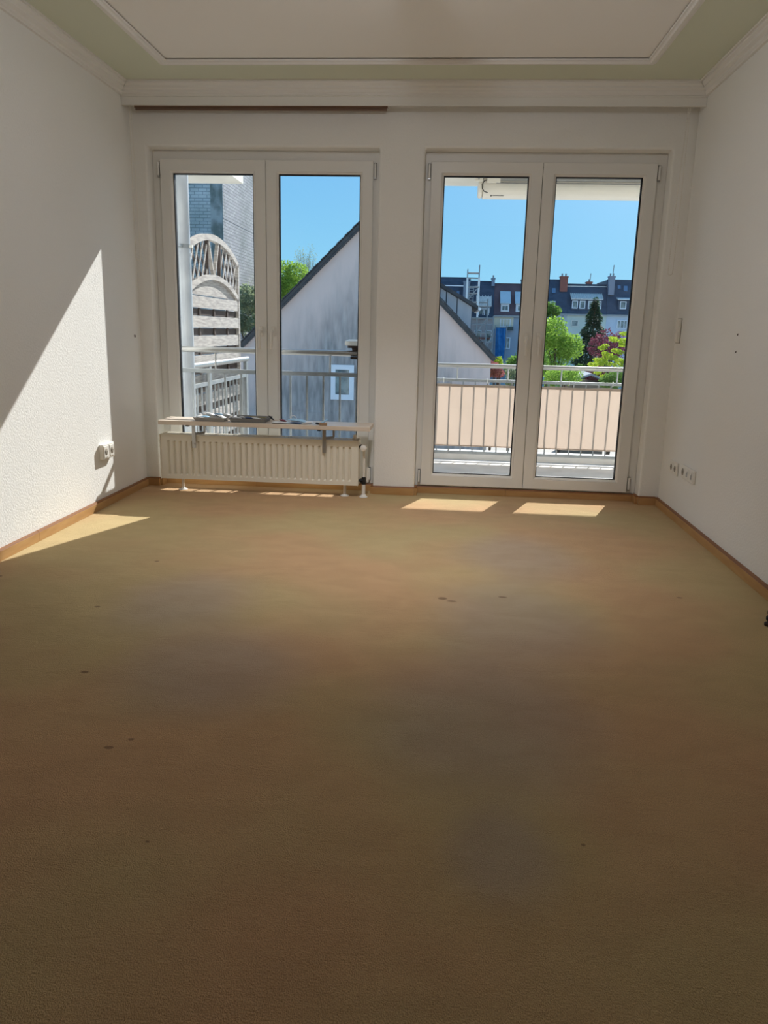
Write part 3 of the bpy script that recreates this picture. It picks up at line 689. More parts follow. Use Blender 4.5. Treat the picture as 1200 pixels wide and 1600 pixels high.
def awning():
    t = thing('awning_cassette', 'cream awning cassette mounted under the balcony slab', 'awning', (1.9, 7.75, 2.34))
    m_ = mat('awning_cream', (.78, .73, .64), .45, spec=.4)
    x0, x1 = .212, 3.6
    prof = []
    for k in range(13):
        a = math.pi*(.5+k/12); prof.append((7.66+.085*math.cos(a)*.9, 2.415+.075*math.sin(a)))
    prof = [(7.86, 2.49), (7.60, 2.49), (7.585, 2.47), (7.575, 2.43), (7.585, 2.385), (7.61, 2.352), (7.65, 2.338), (7.80, 2.336), (7.86, 2.345)]
    MB().prism(prof, x0+.045, x1, 'x').build('cassette', m_, t, smooth=True)
    MB().prism([(a, b) for a, b in [(7.85, 2.487), (7.605, 2.487), (7.59, 2.46), (7.583, 2.43), (7.592, 2.39), (7.615, 2.36), (7.65, 2.343), (7.80, 2.341), (7.85, 2.35)]], x0, x0+.044, 'x').build('end_cap', m_, t, bevel=.018, seg=3)
    MB().box(x0+.16, x1, 7.560, 7.574, 2.458, 2.476).build('cover_rail', M_METAL, t)
    MB().box(x0+.16, x1, 7.545, 7.562, 2.434, 2.440).build('lower_rail', mat('dark_rail', (.18, .18, .18), .5), t)
    MB().box(x0+.075, x0+.195, 7.53, 7.56, 2.437, 2.488).build('bracket_box', m_, t, bevel=.003)
    MB().tube([(x0+.080, 7.54, 2.463), (x0+.05, 7.535, 2.450), (x0+.030, 7.535, 2.42), (x0+.035, 7.54, 2.385), (x0+.055, 7.55, 2.362), (x0+.085, 7.57, 2.358)], .004, 8).build('cable', M_BLACK, t, smooth=True)
    MB().box(x0-.035, x0+.04, 7.55, 7.58, 2.452, 2.4968).build('wall_plate', m_, t, bevel=.004)
    MB().lathe([(.010, 7.549), (.010, 7.545)], 10, (x0+.0, 0, 2.474), 'y').build('bolt', M_METAL, t)
    mk = MB(); random.seed(3); x = x0+.115
    mk.box(x, x+.012, 7.630, 7.634, 2.3345, 2.3475); x += .020
    for k in range(9):
        h = .006+.004*random.random(); mk.box(x, x+.005, 7.628, 7.632, 2.3365, 2.3365+h); mk.box(x, x+.009, 7.628, 7.632, 2.3365+h*.5, 2.3365+h*.5+.0018); x += .0115
    mk.build('lettering', M_GASKET, t)['label'] = 'small dark maker mark'
awning()

# French-balcony rail in front of the tall window, downpipe
def juliet():
    t = thing('window_guard_rail', 'galvanised guard rail with round handrail across the tall window', 'railing', (-1.25, 5.62, .1))
    y = OUT+.035; x0, x1 = -2.02, -.46
    MB().tube([(x0, y, .944), (x1, y, .944)], .0205, 14).build('handrail', M_STEEL, t, smooth=True)
    MB().box(x0, x1, y-.014, y+.014, .776, .806).build('upper_rail', M_GALV, t, bevel=.003)
    MB().box(x0, x1, y-.014, y+.014, .12, .15).build('lower_rail', M_GALV, t, bevel=.003)
    k = -1.143-.122*7
    while k < x1:
        MB().box(k-.0065, k+.0065, y-.0065, y+.0065, .1505, .7755).build('baluster', M_GALV, t); k += .122
    for x in (x0+.012, x1-.012):
        MB().box(x-.012, x+.012, OUT+.0005, y-.0145, .10, .97).build('wall_bracket', M_GALV, t)
    for x in (-1.7, -.85): MB().tube([(x, y, .8065), (x, y, .925)], .007, 8).build('stem', M_STEEL, t, smooth=True)
    f = thing('rail_fixture', 'white-capped brown lantern clamped on the guard handrail', 'fixture', (-.68, y, .965))  # clamp-on thing of unclear use
    MB().lathe([(.078, .035), (.082, .045), (.078, .066), (.050, .078)], 20, (-.665, y, .965)).build('cap', M_WHITEPL, f, smooth=True)
    MB().lathe([(.060, .018), (.060, .0345)], 16, (-.665, y, .965)).build('collar', M_BROWN, f, smooth=True)
    MB().lathe([(.026, -.0005), (.030, .0175)], 12, (-.665, y, .9655)).build('post', M_BROWN, f, smooth=True)
    MB().box(-.70, -.63, y-.026, y+.026, .905, .921).build('clamp', M_BROWN, f)
juliet()
dp = thing('downpipe', 'grey zinc rain downpipe outside the tall window', 'downpipe', (-1.963, 5.80, -5))
MB().tube([(-1.963, 5.80, -5), (-1.963, 5.80, 1.625)], .0505, 24).build('lower_pipe', M_ZINC, dp, smooth=True)
MB().tube([(-1.963, 5.80, 1.60), (-1.963, 5.80, 6)], .0475, 24).build('upper_pipe', M_ZINC, dp, smooth=True)
MB().tube([(-1.963, 5.80, 1.612), (-1.963, 5.80, 1.628)], .0535, 24).build('collar', M_ZINC, dp, smooth=True)
MB().tube([(-1.963, 5.80, 1.66), (-1.963, 5.80, 1.69)], .0500, 24).build('clamp', M_GALV, dp, smooth=True)
MB().box(-1.918, -1.895, 5.785, 5.80, 1.665, 1.685).build('clamp_bolt', M_WHITEPL, dp)
MB().box(-1.975, -1.951, OUT+.0005, 5.752, 1.665, 1.685).build('clamp_arm', M_GALV, dp)

# neighbour's balcony on the left
nb = MB().box(-4.6, -2.02, OUT+.001, BY1, BF-.2, BF).build('neighbour_balcony_floor', M_CONC)
tag(nb, 'concrete floor of the neighbouring balcony behind the downpipe', 'balcony', kind='structure')
ns = MB().box(-4.6, -2.033, OUT+.001, 7.80, 2.449, 2.62).build('neighbour_balcony_roof', M_SLAB)
tag(ns, 'pale slab corner above the neighbouring balcony', 'slab', kind='structure')
M_BROWN_SHADE = mat('brown_wood_and_shade', (.075, .055, .048), .85)  # brown wood, taken darker so rear slats and strips look shaded
def trellis():
    t = thing('trellis_fence_panel', 'weathered wooden fence panel with arched lattice top on the neighbouring balcony', 'fence panel', (-2.11, 7.0, BF))
    x = -2.11; c, hw = 7.0, .775
    arch = lambda y, top, rise: top-rise*((y-c)/.8)**2
    def arc(name, top, rise, w, th):
        m = MB(); n = 20; 
        ys = [c-hw+2*hw*k/n for k in range(n+1)]
        poly = [(y, arch(y, top, rise)) for y in ys]+[(y, arch(y, top, rise)-w) for y in ys[::-1]]
        for k in range(n):
            q = [poly[k], poly[k+1], poly[2*n-k], poly[2*n+1-k]]
            m.prism(q, x-th/2, x+th/2, 'x')
        return m.build(name, M_GREY, t)
    arc('arch_rail', 1.889, .18, .052, .045); arc('arch_rail', 1.553, .17, .045, .045)
    for s in (-1, 1): MB().box(x-.0225, x+.0225, c+s*(hw)-.02 if s < 0 else c+hw-.02, c+s*hw+.02 if s < 0 else c+hw+.02, BF+.001, arch(c+hw, 1.889, .18)-.02).build('frame_post', M_GREY, t)
    # lattice diamonds either side of the middle
    def strip(a, b, dx, w=.021):
        a, b = Vector(a), Vector(b); pts = []
        for k in range(41):
            p = a.lerp(b, k/40)
            if arch(p.y, 1.553, .17)-.01 < p.z < arch(p.y, 1.889, .18)-.035: pts.append(p)
        if len(pts) > 1: MB().bar(pts[0]+Vector((dx, 0, 0)), pts[-1]+Vector((dx, 0, 0)), .008, w, (0, .7, .7)).build('lattice_strip', M_GREY if dx > 0 else M_BROWN_SHADE, t)  # rear strips get the brown darkened for shade
    for (y0, y1) in ((c-hw+.02, c-.19), (c+.20, c+hw-.02)):
        k = y0-.5
        while k < y1+.5:
            for s, dx in ((1, .006), (-1, -.006)):
                a = (0, k, 1.33); b = (0, k+s*.34, 1.93)
                # clip to the bay
                A, B = Vector((x, a[1], a[2])), Vector((x, b[1], b[2])); lo, hi = 0, 1
                for lim, sg in ((y0, 1), (y1, -1)):
                    fa_, fb_ = sg*(A.y-lim), sg*(B.y-lim)
                    if fa_ < 0 and fb_ < 0: lo = 2
                    elif fa_ < 0: lo = max(lo, fa_/(fa_-fb_))
                    elif fb_ < 0: hi = min(hi, fa_/(fa_-fb_))
                if lo < hi-.05: strip(A.lerp(B, lo), A.lerp(B, hi), dx)
            k += .115
    for (ya, yb) in ((c-.175, c-.175), (c+.185, c+.185), (c-.150, c-.01), (c+.150, c+.02)):
        MB().bar((x, ya, arch(ya, 1.889, .18)-.045), (x, yb, arch(yb, 1.553, .17)-.01), .03, .022, (0, 1, 0)).build('spoke', M_BROWN_SHADE if ya == yb else M_GREY, t)
    # woven boards: front course and rear course darkened by colour for shade
    for k in range(9):
        zt_ = 1.355-.163*k
        MB().box(x+.006+.004*(k % 2), x+.016+.004*(k % 2), c-hw+.02, c+hw-.022, zt_-.096, zt_).build('slat', M_GREY, t)
        if k: MB().box(x-.018, x-.008, c-hw+.02, c+hw-.022, zt_+.004, zt_+.060).build('slat', M_BROWN_SHADE, t)
    m = MB(); n = 16
    for k in range(n):
        y0 = c-hw+.03+(2*hw-.06)*k/n; y1 = c-hw+.03+(2*hw-.06)*(k+1)/n
        m.prism([(y0, 1.366), (y1, 1.366), (y1, max(1.368, arch(y1, 1.553, .17)-.05)), (y0, max(1.368, arch(y0, 1.553, .17)-.05))], x-.016, x-.006, 'x')
    m.build('arched_board', M_GREY, t)
    for y in (c-.42, c, c+.42): MB().box(x-.007, x+.005, y-.018, y+.018, BF+.02, 1.36).build('batten', M_BROWN_SHADE, t)
trellis()
def side_rail():
    N0 = 5.90
    t = thing('side_railing', 'galvanised side railing of the neighbouring balcony before the wooden panel', 'railing', (-2.035, 6.8, BF))
    x = -2.035
    MB().tube([(x, N0, .795), (x, 7.85, .795)], .024, 12).build('handrail', M_STEEL, t, smooth=True)
    MB().box(x-.014, x+.014, N0, 7.82, .618, .648).build('upper_rail', M_GALV, t)
    MB().box(x-.014, x+.014, N0, 7.82, -.09, -.06).build('lower_rail', M_GALV, t)
    k = N0+.08
    while k < 7.8:
        MB().box(x-.006, x+.006, k-.006, k+.006, -.0595, .6175).build('baluster', M_GALV, t); k += .121
    for y in (6.55, 7.78): MB().box(x-.016, x+.016, y-.03, y+.03, BF+.0005, .775).build('post', M_GALV, t)
side_rail()

# ---------------------------------------------------------------- gable house
GZ = -5.0
def gable_mat(apex):
    """pale render, weather-stained everywhere but along the sheltered strip under the roof edge"""
    m = bpy.data.materials.new('stained_grey_render'); m.use_nodes = True; N = m.node_tree.nodes; L = m.node_tree.links; p = N['Principled BSDF']; p.inputs['Roughness'].default_value = .95
    tc = N.new('ShaderNodeTexCoord'); sp = N.new('ShaderNodeSeparateXYZ'); L.new(tc.outputs['Object'], sp.inputs[0])
    ab = N.new('ShaderNodeMath'); ab.operation = 'ABSOLUTE'; L.new(sp.outputs[0], ab.inputs[0])
    s1 = N.new('ShaderNodeMath'); s1.operation = 'ADD'; L.new(ab.outputs[0], s1.inputs[0]); L.new(sp.outputs[2], s1.inputs[1])
    d = N.new('ShaderNodeMath'); d.operation = 'SUBTRACT'; d.inputs[0].default_value = apex; L.new(s1.outputs[0], d.inputs[1])
    mp = N.new('ShaderNodeMapping'); mp.inputs['Scale'].default_value = (2.2, 1, .45); L.new(tc.outputs['Object'], mp.inputs[0])
    n = N.new('ShaderNodeTexNoise'); n.inputs['Scale'].default_value = 1.1; n.inputs['Detail'].default_value = 9; n.inputs['Roughness'].default_value = .65; L.new(mp.outputs[0], n.inputs[0])
    ma = N.new('ShaderNodeMath'); ma.operation = 'MULTIPLY_ADD'; ma.inputs[1].default_value = 3.6; L.new(n.outputs[0], ma.inputs[0]); L.new(d.outputs[0], ma.inputs[2])
    r = N.new('ShaderNodeMapRange'); r.inputs[1].default_value = 2.3; r.inputs[2].default_value = 5.2; L.new(ma.outputs[0], r.inputs[0])
    n2 = N.new('ShaderNodeTexNoise'); n2.inputs['Scale'].default_value = 2.6; n2.inputs['Detail'].default_value = 8; L.new(mp.outputs[0], n2.inputs[0])
    c = N.new('ShaderNodeValToRGB'); e = c.color_ramp.elements; e[0].position = .36; e[1].position = .66; e[0].color = (.24, .225, .22, 1); e[1].color = (.44, .40, .385, 1); L.new(n2.outputs[0], c.inputs[0])
    x = N.new('ShaderNodeMix'); x.data_type = 'RGBA'; x.inputs[6].default_value = (.72, .56, .51, 1); L.new(r.outputs[0], x.inputs[0]); L.new(c.outputs[0], x.inputs[7]); L.new(x.outputs[2], p.inputs['Base Color'])
    return m
M_TILE = mat('dark_roof_tile', (.055, .058, .065), .6, var=(.085, .085, .09), vscale=5)
M_CLAD = mat('grey_blue_cladding', (.52, .52, .54), .6, var=(.46, .46, .49), vscale=2, stretch=(3, 1, .3))
M_PANE = mat('dark_window_glass', (.06, .085, .10), .08, var=(.22, .27, .27), vscale=2.5, spec=.6)
M_FRAMEW = mat('white_window_frame', (.74, .77, .82), .5)
def gable_house():
    Y = 28.0; k = Y/24; ax, az = -2.597*k, 1.12+(4.152-1.12)*k; ez = .20; hw = 4.55
    t = thing('gable_house', 'grey rendered gable house with steep dark roof opposite', 'house', (ax, Y+5, GZ))
    MB().prism([(ax-hw, GZ), (ax+hw, GZ), (ax+hw, ez), (ax, az), (ax-hw, ez)], Y, Y+11, 'y').build('wall', gable_mat(az-GZ), t)
    nrm = Vector((az-ez, hw)).normalized()
    for s in (-1, 1):
        d = Vector((s*hw, ez-az)).normalized(); up = Vector((s*nrm.x, nrm.y)); L = math.hypot(hw, az-ez)+.12
        p0 = Vector((ax, az)); p1 = p0+d*L
        q = [p0+up*.02, p1+up*.02, p1+up*.12, p0+up*.12]
        r = MB().prism([(v.x, v.y) for v in q], Y-.22, Y+11.2, 'y').build('roof_slope', M_TILE, t)
        # verge tiles down the gable edge, one by one
        n = 17
        for i in range(n):
            a = p0+d*(L*i/n); b = p0+d*(L*(i+1)/n+.04)
            q = [a+up*.125, b+up*.140, b+up*.172, a+up*.150]
            MB().prism([(v.x, v.y) for v in q], Y-.30, Y+.12, 'y').build('verge_tile', M_TILE, r)
        q = [p0-up*.03, p1-up*.03, p1+up*.015, p0+up*.015]
        MB().prism([(v.x, v.y) for v in q], Y-.20, Y-.005, 'y').build('barge_board', M_TILE, t)
    # gable window
    wx0, wx1, wz0, wz1 = (-3.59*k), (-2.87*k), 1.12+(-1.05-1.12)*k, 1.12+(.02-1.12)*k
    w = MB().ring((wx0, wx1, wz0, wz1), (wx0+.17, wx1-.17, wz0+.19, wz1-.17), Y-.05, Y+.02).build('window', M_FRAMEW, t)
    w['label'] = 'small white window'
    MB().box(wx0+.16, wx1-.16, Y-.03, Y-.01, wz0+.18, wz1-.16).build('pane', M_PANE, w)
    # dormer with panelled cheek on the right-hand slope
    dy0, dy1 = Y+1.4, Y+5.6; kk = (Y+1.4)/24
    X = lambda v: v*kk; Zz = lambda v: 1.12+(v-1.12)*kk
    xr = X(.66); zt0, zt1 = Zz(2.40), Zz(1.86); slope = lambda x: az-(x-ax)*(az-ez)/hw
    x_l = -1.75
    def roofline(x): return zt0+(x-X(-.316))*(zt1-zt0)/(X(.66)-X(-.316))
    MB().prism([(x_l, slope(x_l)), (xr, slope(xr)+.05), (xr, roofline(xr)), (x_l, roofline(x_l))], dy0, dy1, 'y').build('dormer', mat('seam_grey', (.12, .13, .15), .8), t)
    xs = [x_l, -.95, -.55, -.15, .25, xr]
    for a, b in zip(xs, xs[1:]):
        MB().prism([(a+.022, slope(a)+.05), (b-.022, slope(b)+.05), (b-.022, roofline(b)-.04), (a+.022, roofline(a)-.04)], dy0-.03, dy0-.002, 'y').build('cladding_panel', M_CLAD, t)
    q = [(x_l, roofline(x_l)), (xr+.22, roofline(xr+.22)), (xr+.22, roofline(xr+.22)+.13), (x_l, roofline(x_l)+.13)]
    MB().prism(q, dy0-.15, dy1+.15, 'y').build('dormer_roof', M_TILE, t)
    MB().tube([(xr+.27, dy0-.15, roofline(xr+.22)+.02), (xr+.27, dy1+.15, roofline(xr+.22)+.02)], .06, 10).build('dormer_gutter', M_FRAMEW, t, smooth=True)
gable_house()

# ---------------------------------------------------------------- tower block on the left
brick_mat('tower_blockwork_blue', (.56, .57, .57), (.47, .50, .52), (.27, .30, .32), 1.0, .42, .155)
brick_mat('tower_blockwork', (.37, .37, .38), (.27, .27, .29), (.15, .15, .16), 1.0, .42, .155)
def tower():
    Y = 40.0; cx = -4.585/16*Y
    t = thing('tower_block', 'tall blue and grey blockwork building beyond the arched fence', 'building', (cx-4, Y+4, GZ))
    MB().box(cx-9, cx, Y, Y+8.2, GZ, 15).build('core_wall', MATS['tower_blockwork'], t)
    MB().box(cx-9, cx-.002, Y-.04, Y-.002, GZ, 15).build('front_wall', MATS['tower_blockwork_blue'], t)
    MB().box(cx-.62, cx-.02, Y-.075, Y-.041, GZ, 15).build('corner_strip', mat('mossy_corner', (.13, .16, .15), .9, var=(.36, .38, .38), vscale=1.3, stretch=(1.6, 1, 1.2), vmix=.5, detail=9), t)
    MB().box(cx-9.1, cx+.1, Y-.15, Y+8.3, 15, 15.3).build('parapet', M_SLAB, t)
    for zz in (3.1, 6.3, 9.6): MB().box(cx+.001, cx+.012, Y, Y+8.2, zz, zz+.05).build('joint_band', mat('tower_joint', (.24, .24, .25), .9), t)
tower()
gr = MB().add([(-160, OUT+.2, GZ), (160, OUT+.2, GZ), (160, 260, GZ), (-160, 260, GZ), (-160, OUT+.2, GZ-.5), (160, OUT+.2, GZ-.5), (160, 260, GZ-.5), (-160, 260, GZ-.5)], [(0,1,2,3), (7,6,5,4), (0,4,5,1), (1,5,6,2), (2,6,7,3), (3,7,4,0)]).build('ground', mat('paved_bounce_pale', (.52, .48, .43), .95, var=(.44, .41, .36), vscale=.4, detail=8), origin=(0, 60, GZ))  # ground tone made pale to bounce sunlight up into the room
tag(gr, 'pale paved yards between the houses, toned to bounce daylight indoors', 'ground', kind='structure')

# ---------------------------------------------------------------- terrace of houses at the far side of the gardens
M_SLATE = mat('dark_blue_slate', (.045, .062, .095), .6, var=(.065, .085, .125), vscale=1.2, stretch=(1, 1, 3))
M_SLATEB = mat('brown_slate', (.13, .085, .095), .7, var=(.10, .07, .085), vscale=1.5)
M_BRICKR = mat('red_chimney_brick', (.33, .12, .09), .85, var=(.26, .10, .08), vscale=4)
M_CORR = mat('pale_corrugated_sheet', (.74, .71, .66), .6, var=(.52, .51, .48), vscale=3, stretch=(6, 1, .4))
M_LEAD = mat('blue_grey_sheet', (.50, .60, .66), .6, var=(.44, .54, .60), vscale=1)
M_PAN2 = mat('far_window_glass', (.10, .13, .14), .1, var=(.35, .38, .36), vscale=1.5, spec=.6)
FY = 100.0
def row_house(label, x0, x1, ridge, eave, wallm, roofm, extra, group='terraced houses across the gardens'):
    t = thing('row_house', label, 'house', ((x0+x1)/2, FY+5, GZ), group)
    MB().box(x0, x1, FY, FY+10, GZ, eave).build('wall', wallm, t)
    MB().prism([(FY-.15, eave+.001), (FY+1.6, ridge), (FY+8.4, ridge), (FY+10.15, eave+.001)], x0, x1, 'x').build('roof', roofm, t)
    MB().box(x0, x1, FY-.30, FY-.155, eave-.08, eave+.10).build('gutter', M_GALV, t)
    MB().box(x0, x1, FY+1.55, FY+1.75, ridge+.001, ridge+.08).build('ridge_cap', roofm, t)
    extra(t); return t
def far_window(t, x0, x1, z0, z1, y=FY, fm=None, bars=1):
    fm = fm or M_FRAMEW
    w = MB().ring((x0, x1, z0, z1), (x0+.10, x1-.10, z0+.10, z1-.10), y-.10, y-.002)
    for k in range(1, bars): xc = x0+(x1-x0)*k/bars; w.box(xc-.04, xc+.04, y-.095, y-.003, z0+.1, z1-.1)
    w = w.build('window', fm, t)
    MB().box(x0+.09, x1-.09, y-.05, y-.03, z0+.09, z1-.09).build('pane', M_PAN2, w)
def dormer(t, x0, x1, z0, z1, ztop, m, roofm, y=FY+.1, ribs=0):
    b = MB().box(x0, x1, y, y+2.6, z0, z1).build('dormer', m, t)
    q = [(y-.35, z1+.002), (y+2.2, ztop), (y+2.2, ztop-.15), (y+.0, z1-.0)]
    MB().prism([(y-.35, z1+.005), (y-.35, z1+.11), (y+1.55, ztop+.1), (y+1.55, ztop-.02)], x0-.12, x1+.12, 'x').build('dormer_roof', roofm, t)
    if ribs:
        r = MB(); 
        for k in range(ribs+1):
            x = x0-.1+(x1-x0+.2)*k/ribs; r.bar((x, y-.36, z1+.14), (x, y+1.55, ztop+.13), .07, .07)
        r.build('sheet_rib', M_CORR, t)
def chimney(t, x0, x1, z0, z1, m, y=FY+1.2, pots=0, mast=0):
    c = MB().box(x0, x1, y, y+1.0, z0, z1).build('chimney', m, t)
    MB().box(x0-.06, x1+.06, y-.06, y+1.06, z1-.16, z1-.02).build('chimney_cap', m, c)
    for k in range(pots):
        x = x0+(x1-x0)*(k+.5)/pots; MB().tube([(x, y+.5, z1-.02), (x, y+.5, z1+.32)], .10, 8).build('chimney_pot', M_GALV, c)
    if mast: MB().tube([((x0+x1)/2+.1, y+.5, z1), ((x0+x1)/2+.15, y+.5, z1+mast)], .05, 6).build('aerial', M_GALV, c)
def skylight(t, x0, x1, z0, z1, eave, ridge):
    yy = lambda z: FY-.15+(z-eave)/(ridge-eave)*1.75
    MB().add([(x0, yy(z0)-.10, z0), (x1, yy(z0)-.10, z0), (x1, yy(z1)-.10, z1), (x0, yy(z1)-.10, z1), (x0, yy(z0)+.05, z0), (x1, yy(z0)+.05, z0), (x1, yy(z1)+.05, z1), (x0, yy(z1)+.05, z1)],
             [(0,1,2,3), (7,6,5,4), (0,4,5,1), (1,5,6,2), (2,6,7,3), (3,7,4,0)]).build('skylight', mat('skylight_glass', (.12, .20, .32), .1, spec=.6), t)
W_ = lambda n, c: mat(n, c, .9, var=tuple(v*.92 for v in c), vscale=.6)
def hA(t):
    MB().box(-6, 1.6, FY+.30, FY+.55, 6.55, 6.68).build('snow_guard', M_FRAMEW, t)
    random.seed(5)
    for k in range(4): skylight(t, -.9+k*.55, -.55+k*.55, 5.35+.25*(k % 2), 5.75+.25*(k % 2), 3.2, 7.65)
    chimney(t, 1.55, 2.35, 4.6, 7.2, mat('slate_chimney', (.20, .25, .32), .8), FY+.2)
    for x in (-4.5, -2.5, -.5): far_window(t, x, x+1.1, .6, 2.2)
row_house('dark slate house at the left end of the terrace, behind the gable roof', -7.0, 2.45, 7.63, 3.2, W_('render_blue_grey', (.34, .40, .46)), M_SLATE, hA)
def hB(t):
    dormer(t, 3.35, 5.0, 2.75, 4.15, 6.1, W_('dormer_grey', (.36, .40, .45)), M_CORR, ribs=5)
    for x in (3.55, 4.25): far_window(t, x, x+.62, 2.95, 4.0, FY+.1)
    for x in (3.2, 4.5):
        for zz in (-.2, -2.6): far_window(t, x, x+.85, zz, zz+1.5)
    MB().box(3.6, 5.2, FY-.5, FY-.01, .25, .40).build('balcony_ledge', M_BRICKR, t)
    chimney(t, 5.05, 5.45, 6.7, 7.7, mat('slate_chimney', (.20, .25, .32), .8), FY+1.0, 1)
row_house('slate house with corrugated dormer roof behind the scaffolding', 2.46, 5.45, 7.25, 2.75, W_('render_pinkish_grey', (.44, .40, .40)), M_SLATE, hB)
def hC(t):
    dormer(t, 6.3, 7.35, 3.55, 4.55, 6.45, M_FRAMEW, M_LEAD, ribs=0)
    far_window(t, 6.38, 7.28, 3.68, 4.40, FY+.1, bars=2)
    dormer(t, 8.15, 9.3, 3.55, 4.55, 6.45, M_FRAMEW, M_LEAD)
    far_window(t, 8.3, 9.2, 3.68, 4.40, FY+.1)
    far_window(t, 6.3, 7.6, 1.75, 2.75, bars=3)
    MB().box(5.47, 7.95, FY-.06, FY-.002, 1.5, 3.0).build('cream_panel', W_('render_cream', (.62, .58, .46)), t)
    MB().box(7.3, 7.95, FY-.7, FY-.062, 1.35, 1.8).build('balcony_box', mat('dark_balcony', (.07, .09, .09), .8), t)
    far_window(t, 6.9, 7.7, -.9, .5, bars=2)
    chimney(t, 8.75, 9.3, 6.6, 7.6, mat('slate_chimney', (.20, .25, .32), .8), FY+1.1)
row_house('brown slate house with pale dormer roofs, right of the scaffolding', 5.46, 9.45, 7.0, 3.05, W_('render_slate_blue', (.32, .38, .46)), M_SLATEB, hC)
def hD(t):
    skylight(t, 12.55, 13.0, 6.0, 6.6, 3.4, 7.6)
    far_window(t, 12.3, 13.0, 4.3, 5.0, FY+.35)
    chimney(t, 13.5, 14.4, 6.2, 8.05, M_BRICKR, FY+.9, 2)
    MB().tube([(14.0, FY-.22, GZ+2), (14.0, FY-.22, 3.3)], .07, 8).build('rain_pipe', M_GALV, t)
row_house('dark slate house with the red brick chimney', 9.46, 14.45, 7.6, 3.42, W_('render_pale_blue', (.50, .58, .66)), M_SLATE, hD)
def hE(t):
    dormer(t, 14.95, 18.55, 4.0, 5.22, 6.2, M_SLATE, M_CORR, FY+.1, 16)
    for x in (15.0, 15.9, 16.95, 17.85): far_window(t, x, x+.70, 4.17, 5.12, FY+.1)
    far_window(t, 15.05, 15.93, 2.0, 2.8, fm=M_SLAB)
    MB().box(14.47, 19.25, FY+1.42, FY+1.52, 6.85, 6.95).build('snow_guard', M_CORR, t)
    chimney(t, 16.85, 17.5, 6.6, 7.5, M_BRICKR, FY+1.6, 1, 1.0)
    MB().tube([(17.15, FY-.22, GZ+2), (17.15, FY-.22, 3.3)], .06, 8).build('rain_pipe', M_GALV, t)
row_house('pale house with four dormer windows under a ribbed sheet roof', 14.46, 19.28, 7.12, 3.42, W_('render_mint', (.60, .66, .60)), M_SLATE, hE)
def hF(t):
    chimney(t, 19.37, 20.05, 5.9, 8.15, mat('grey_chimney', (.25, .27, .33), .8), FY+.55, 2, 1.3)
    dormer(t, 20.55, 22.2, 4.15, 5.3, 5.7, M_SLATE, mat('bright_sheet', (.75, .75, .72), .4))
    far_window(t, 20.8, 21.55, 4.22, 5.15, FY+.1, bars=1)
    skylight(t, 21.3, 21.75, 6.4, 7.05, 3.45, 7.72); skylight(t, 20.55, 20.9, 6.7, 7.1, 3.45, 7.72)
    far_window(t, 20.6, 21.9, 1.9, 2.9, bars=3)
row_house('slate house with the grey chimney at the right end of the view', 19.29, 26.0, 7.72, 3.45, W_('render_ice_blue', (.54, .62, .72)), M_SLATE, hF)

def scaffold():
    t = thing('scaffold', 'silver tube scaffolding standing against the far houses', 'scaffolding', (3.4, FY-2.2, GZ))
    y0, y1 = FY-2.6, FY-1.4; r = .06
    xs = [(1.95, 8.0), (3.35, 8.5), (4.55, 4.6), (5.35, 2.6)]; levels = [-3.0, -1.0, 1.0, 2.75, 4.6, 6.4, 8.0]
    for (x, zt_) in xs:
        for y in (y0, y1): MB().tube([(x, y, GZ), (x, y, zt_+.4)], r, 6).build('standard', M_GALV, t)
    for z_ in levels:
        for (a, za), (b, zb) in zip(xs, xs[1:]):
            if z_ < min(za, zb)+.1:
                for y in (y0, y1):
                    for dz in (0, 1.0): 
                        if z_+dz < min(za, zb)+.5: MB().tube([(a, y, z_+dz), (b, y, z_+dz)], r*.8, 6).build('ledger', M_GALV, t)
                MB().box(a, b, y0+.05, y1-.05, z_-.10, z_-.05).build('deck', mat('scaffold_deck', (.45, .46, .46), .7), t)
    MB().bar((1.95, y0-.05, 4.6), (3.35, y0-.05, 6.4), .08, .10).build('brace', M_GALV, t)
    MB().bar((3.35, y0-.05, 1.0), (4.55, y0-.05, 2.7), .08, .10).build('brace', M_GALV, t)
    MB().bar((4.55, y0-.05, -1.0), (5.35, y0-.05, 1.0), .08, .10).build('brace', M_GALV, t)
    l = MB(); l.bar((2.2, y0-.06, 4.6), (2.2, y0-.06, 6.4), .07, .07); l.bar((2.75, y0-.06, 4.6), (2.75, y0-.06, 6.4), .07, .07)
    for k in range(6): l.bar((2.2, y0-.06, 4.8+.28*k), (2.75, y0-.06, 4.8+.28*k), .06, .06)
    l.build('ladder', M_GALV, t)
    for (x, zt_) in xs[:2]:
        MB().box(x-.12, x+.12, y0-.09, y0-.061, 2.8, min(zt_, 7.4)).build('hoist_rail', mat('pale_alu', (.72, .74, .74), .5), t)
scaffold()
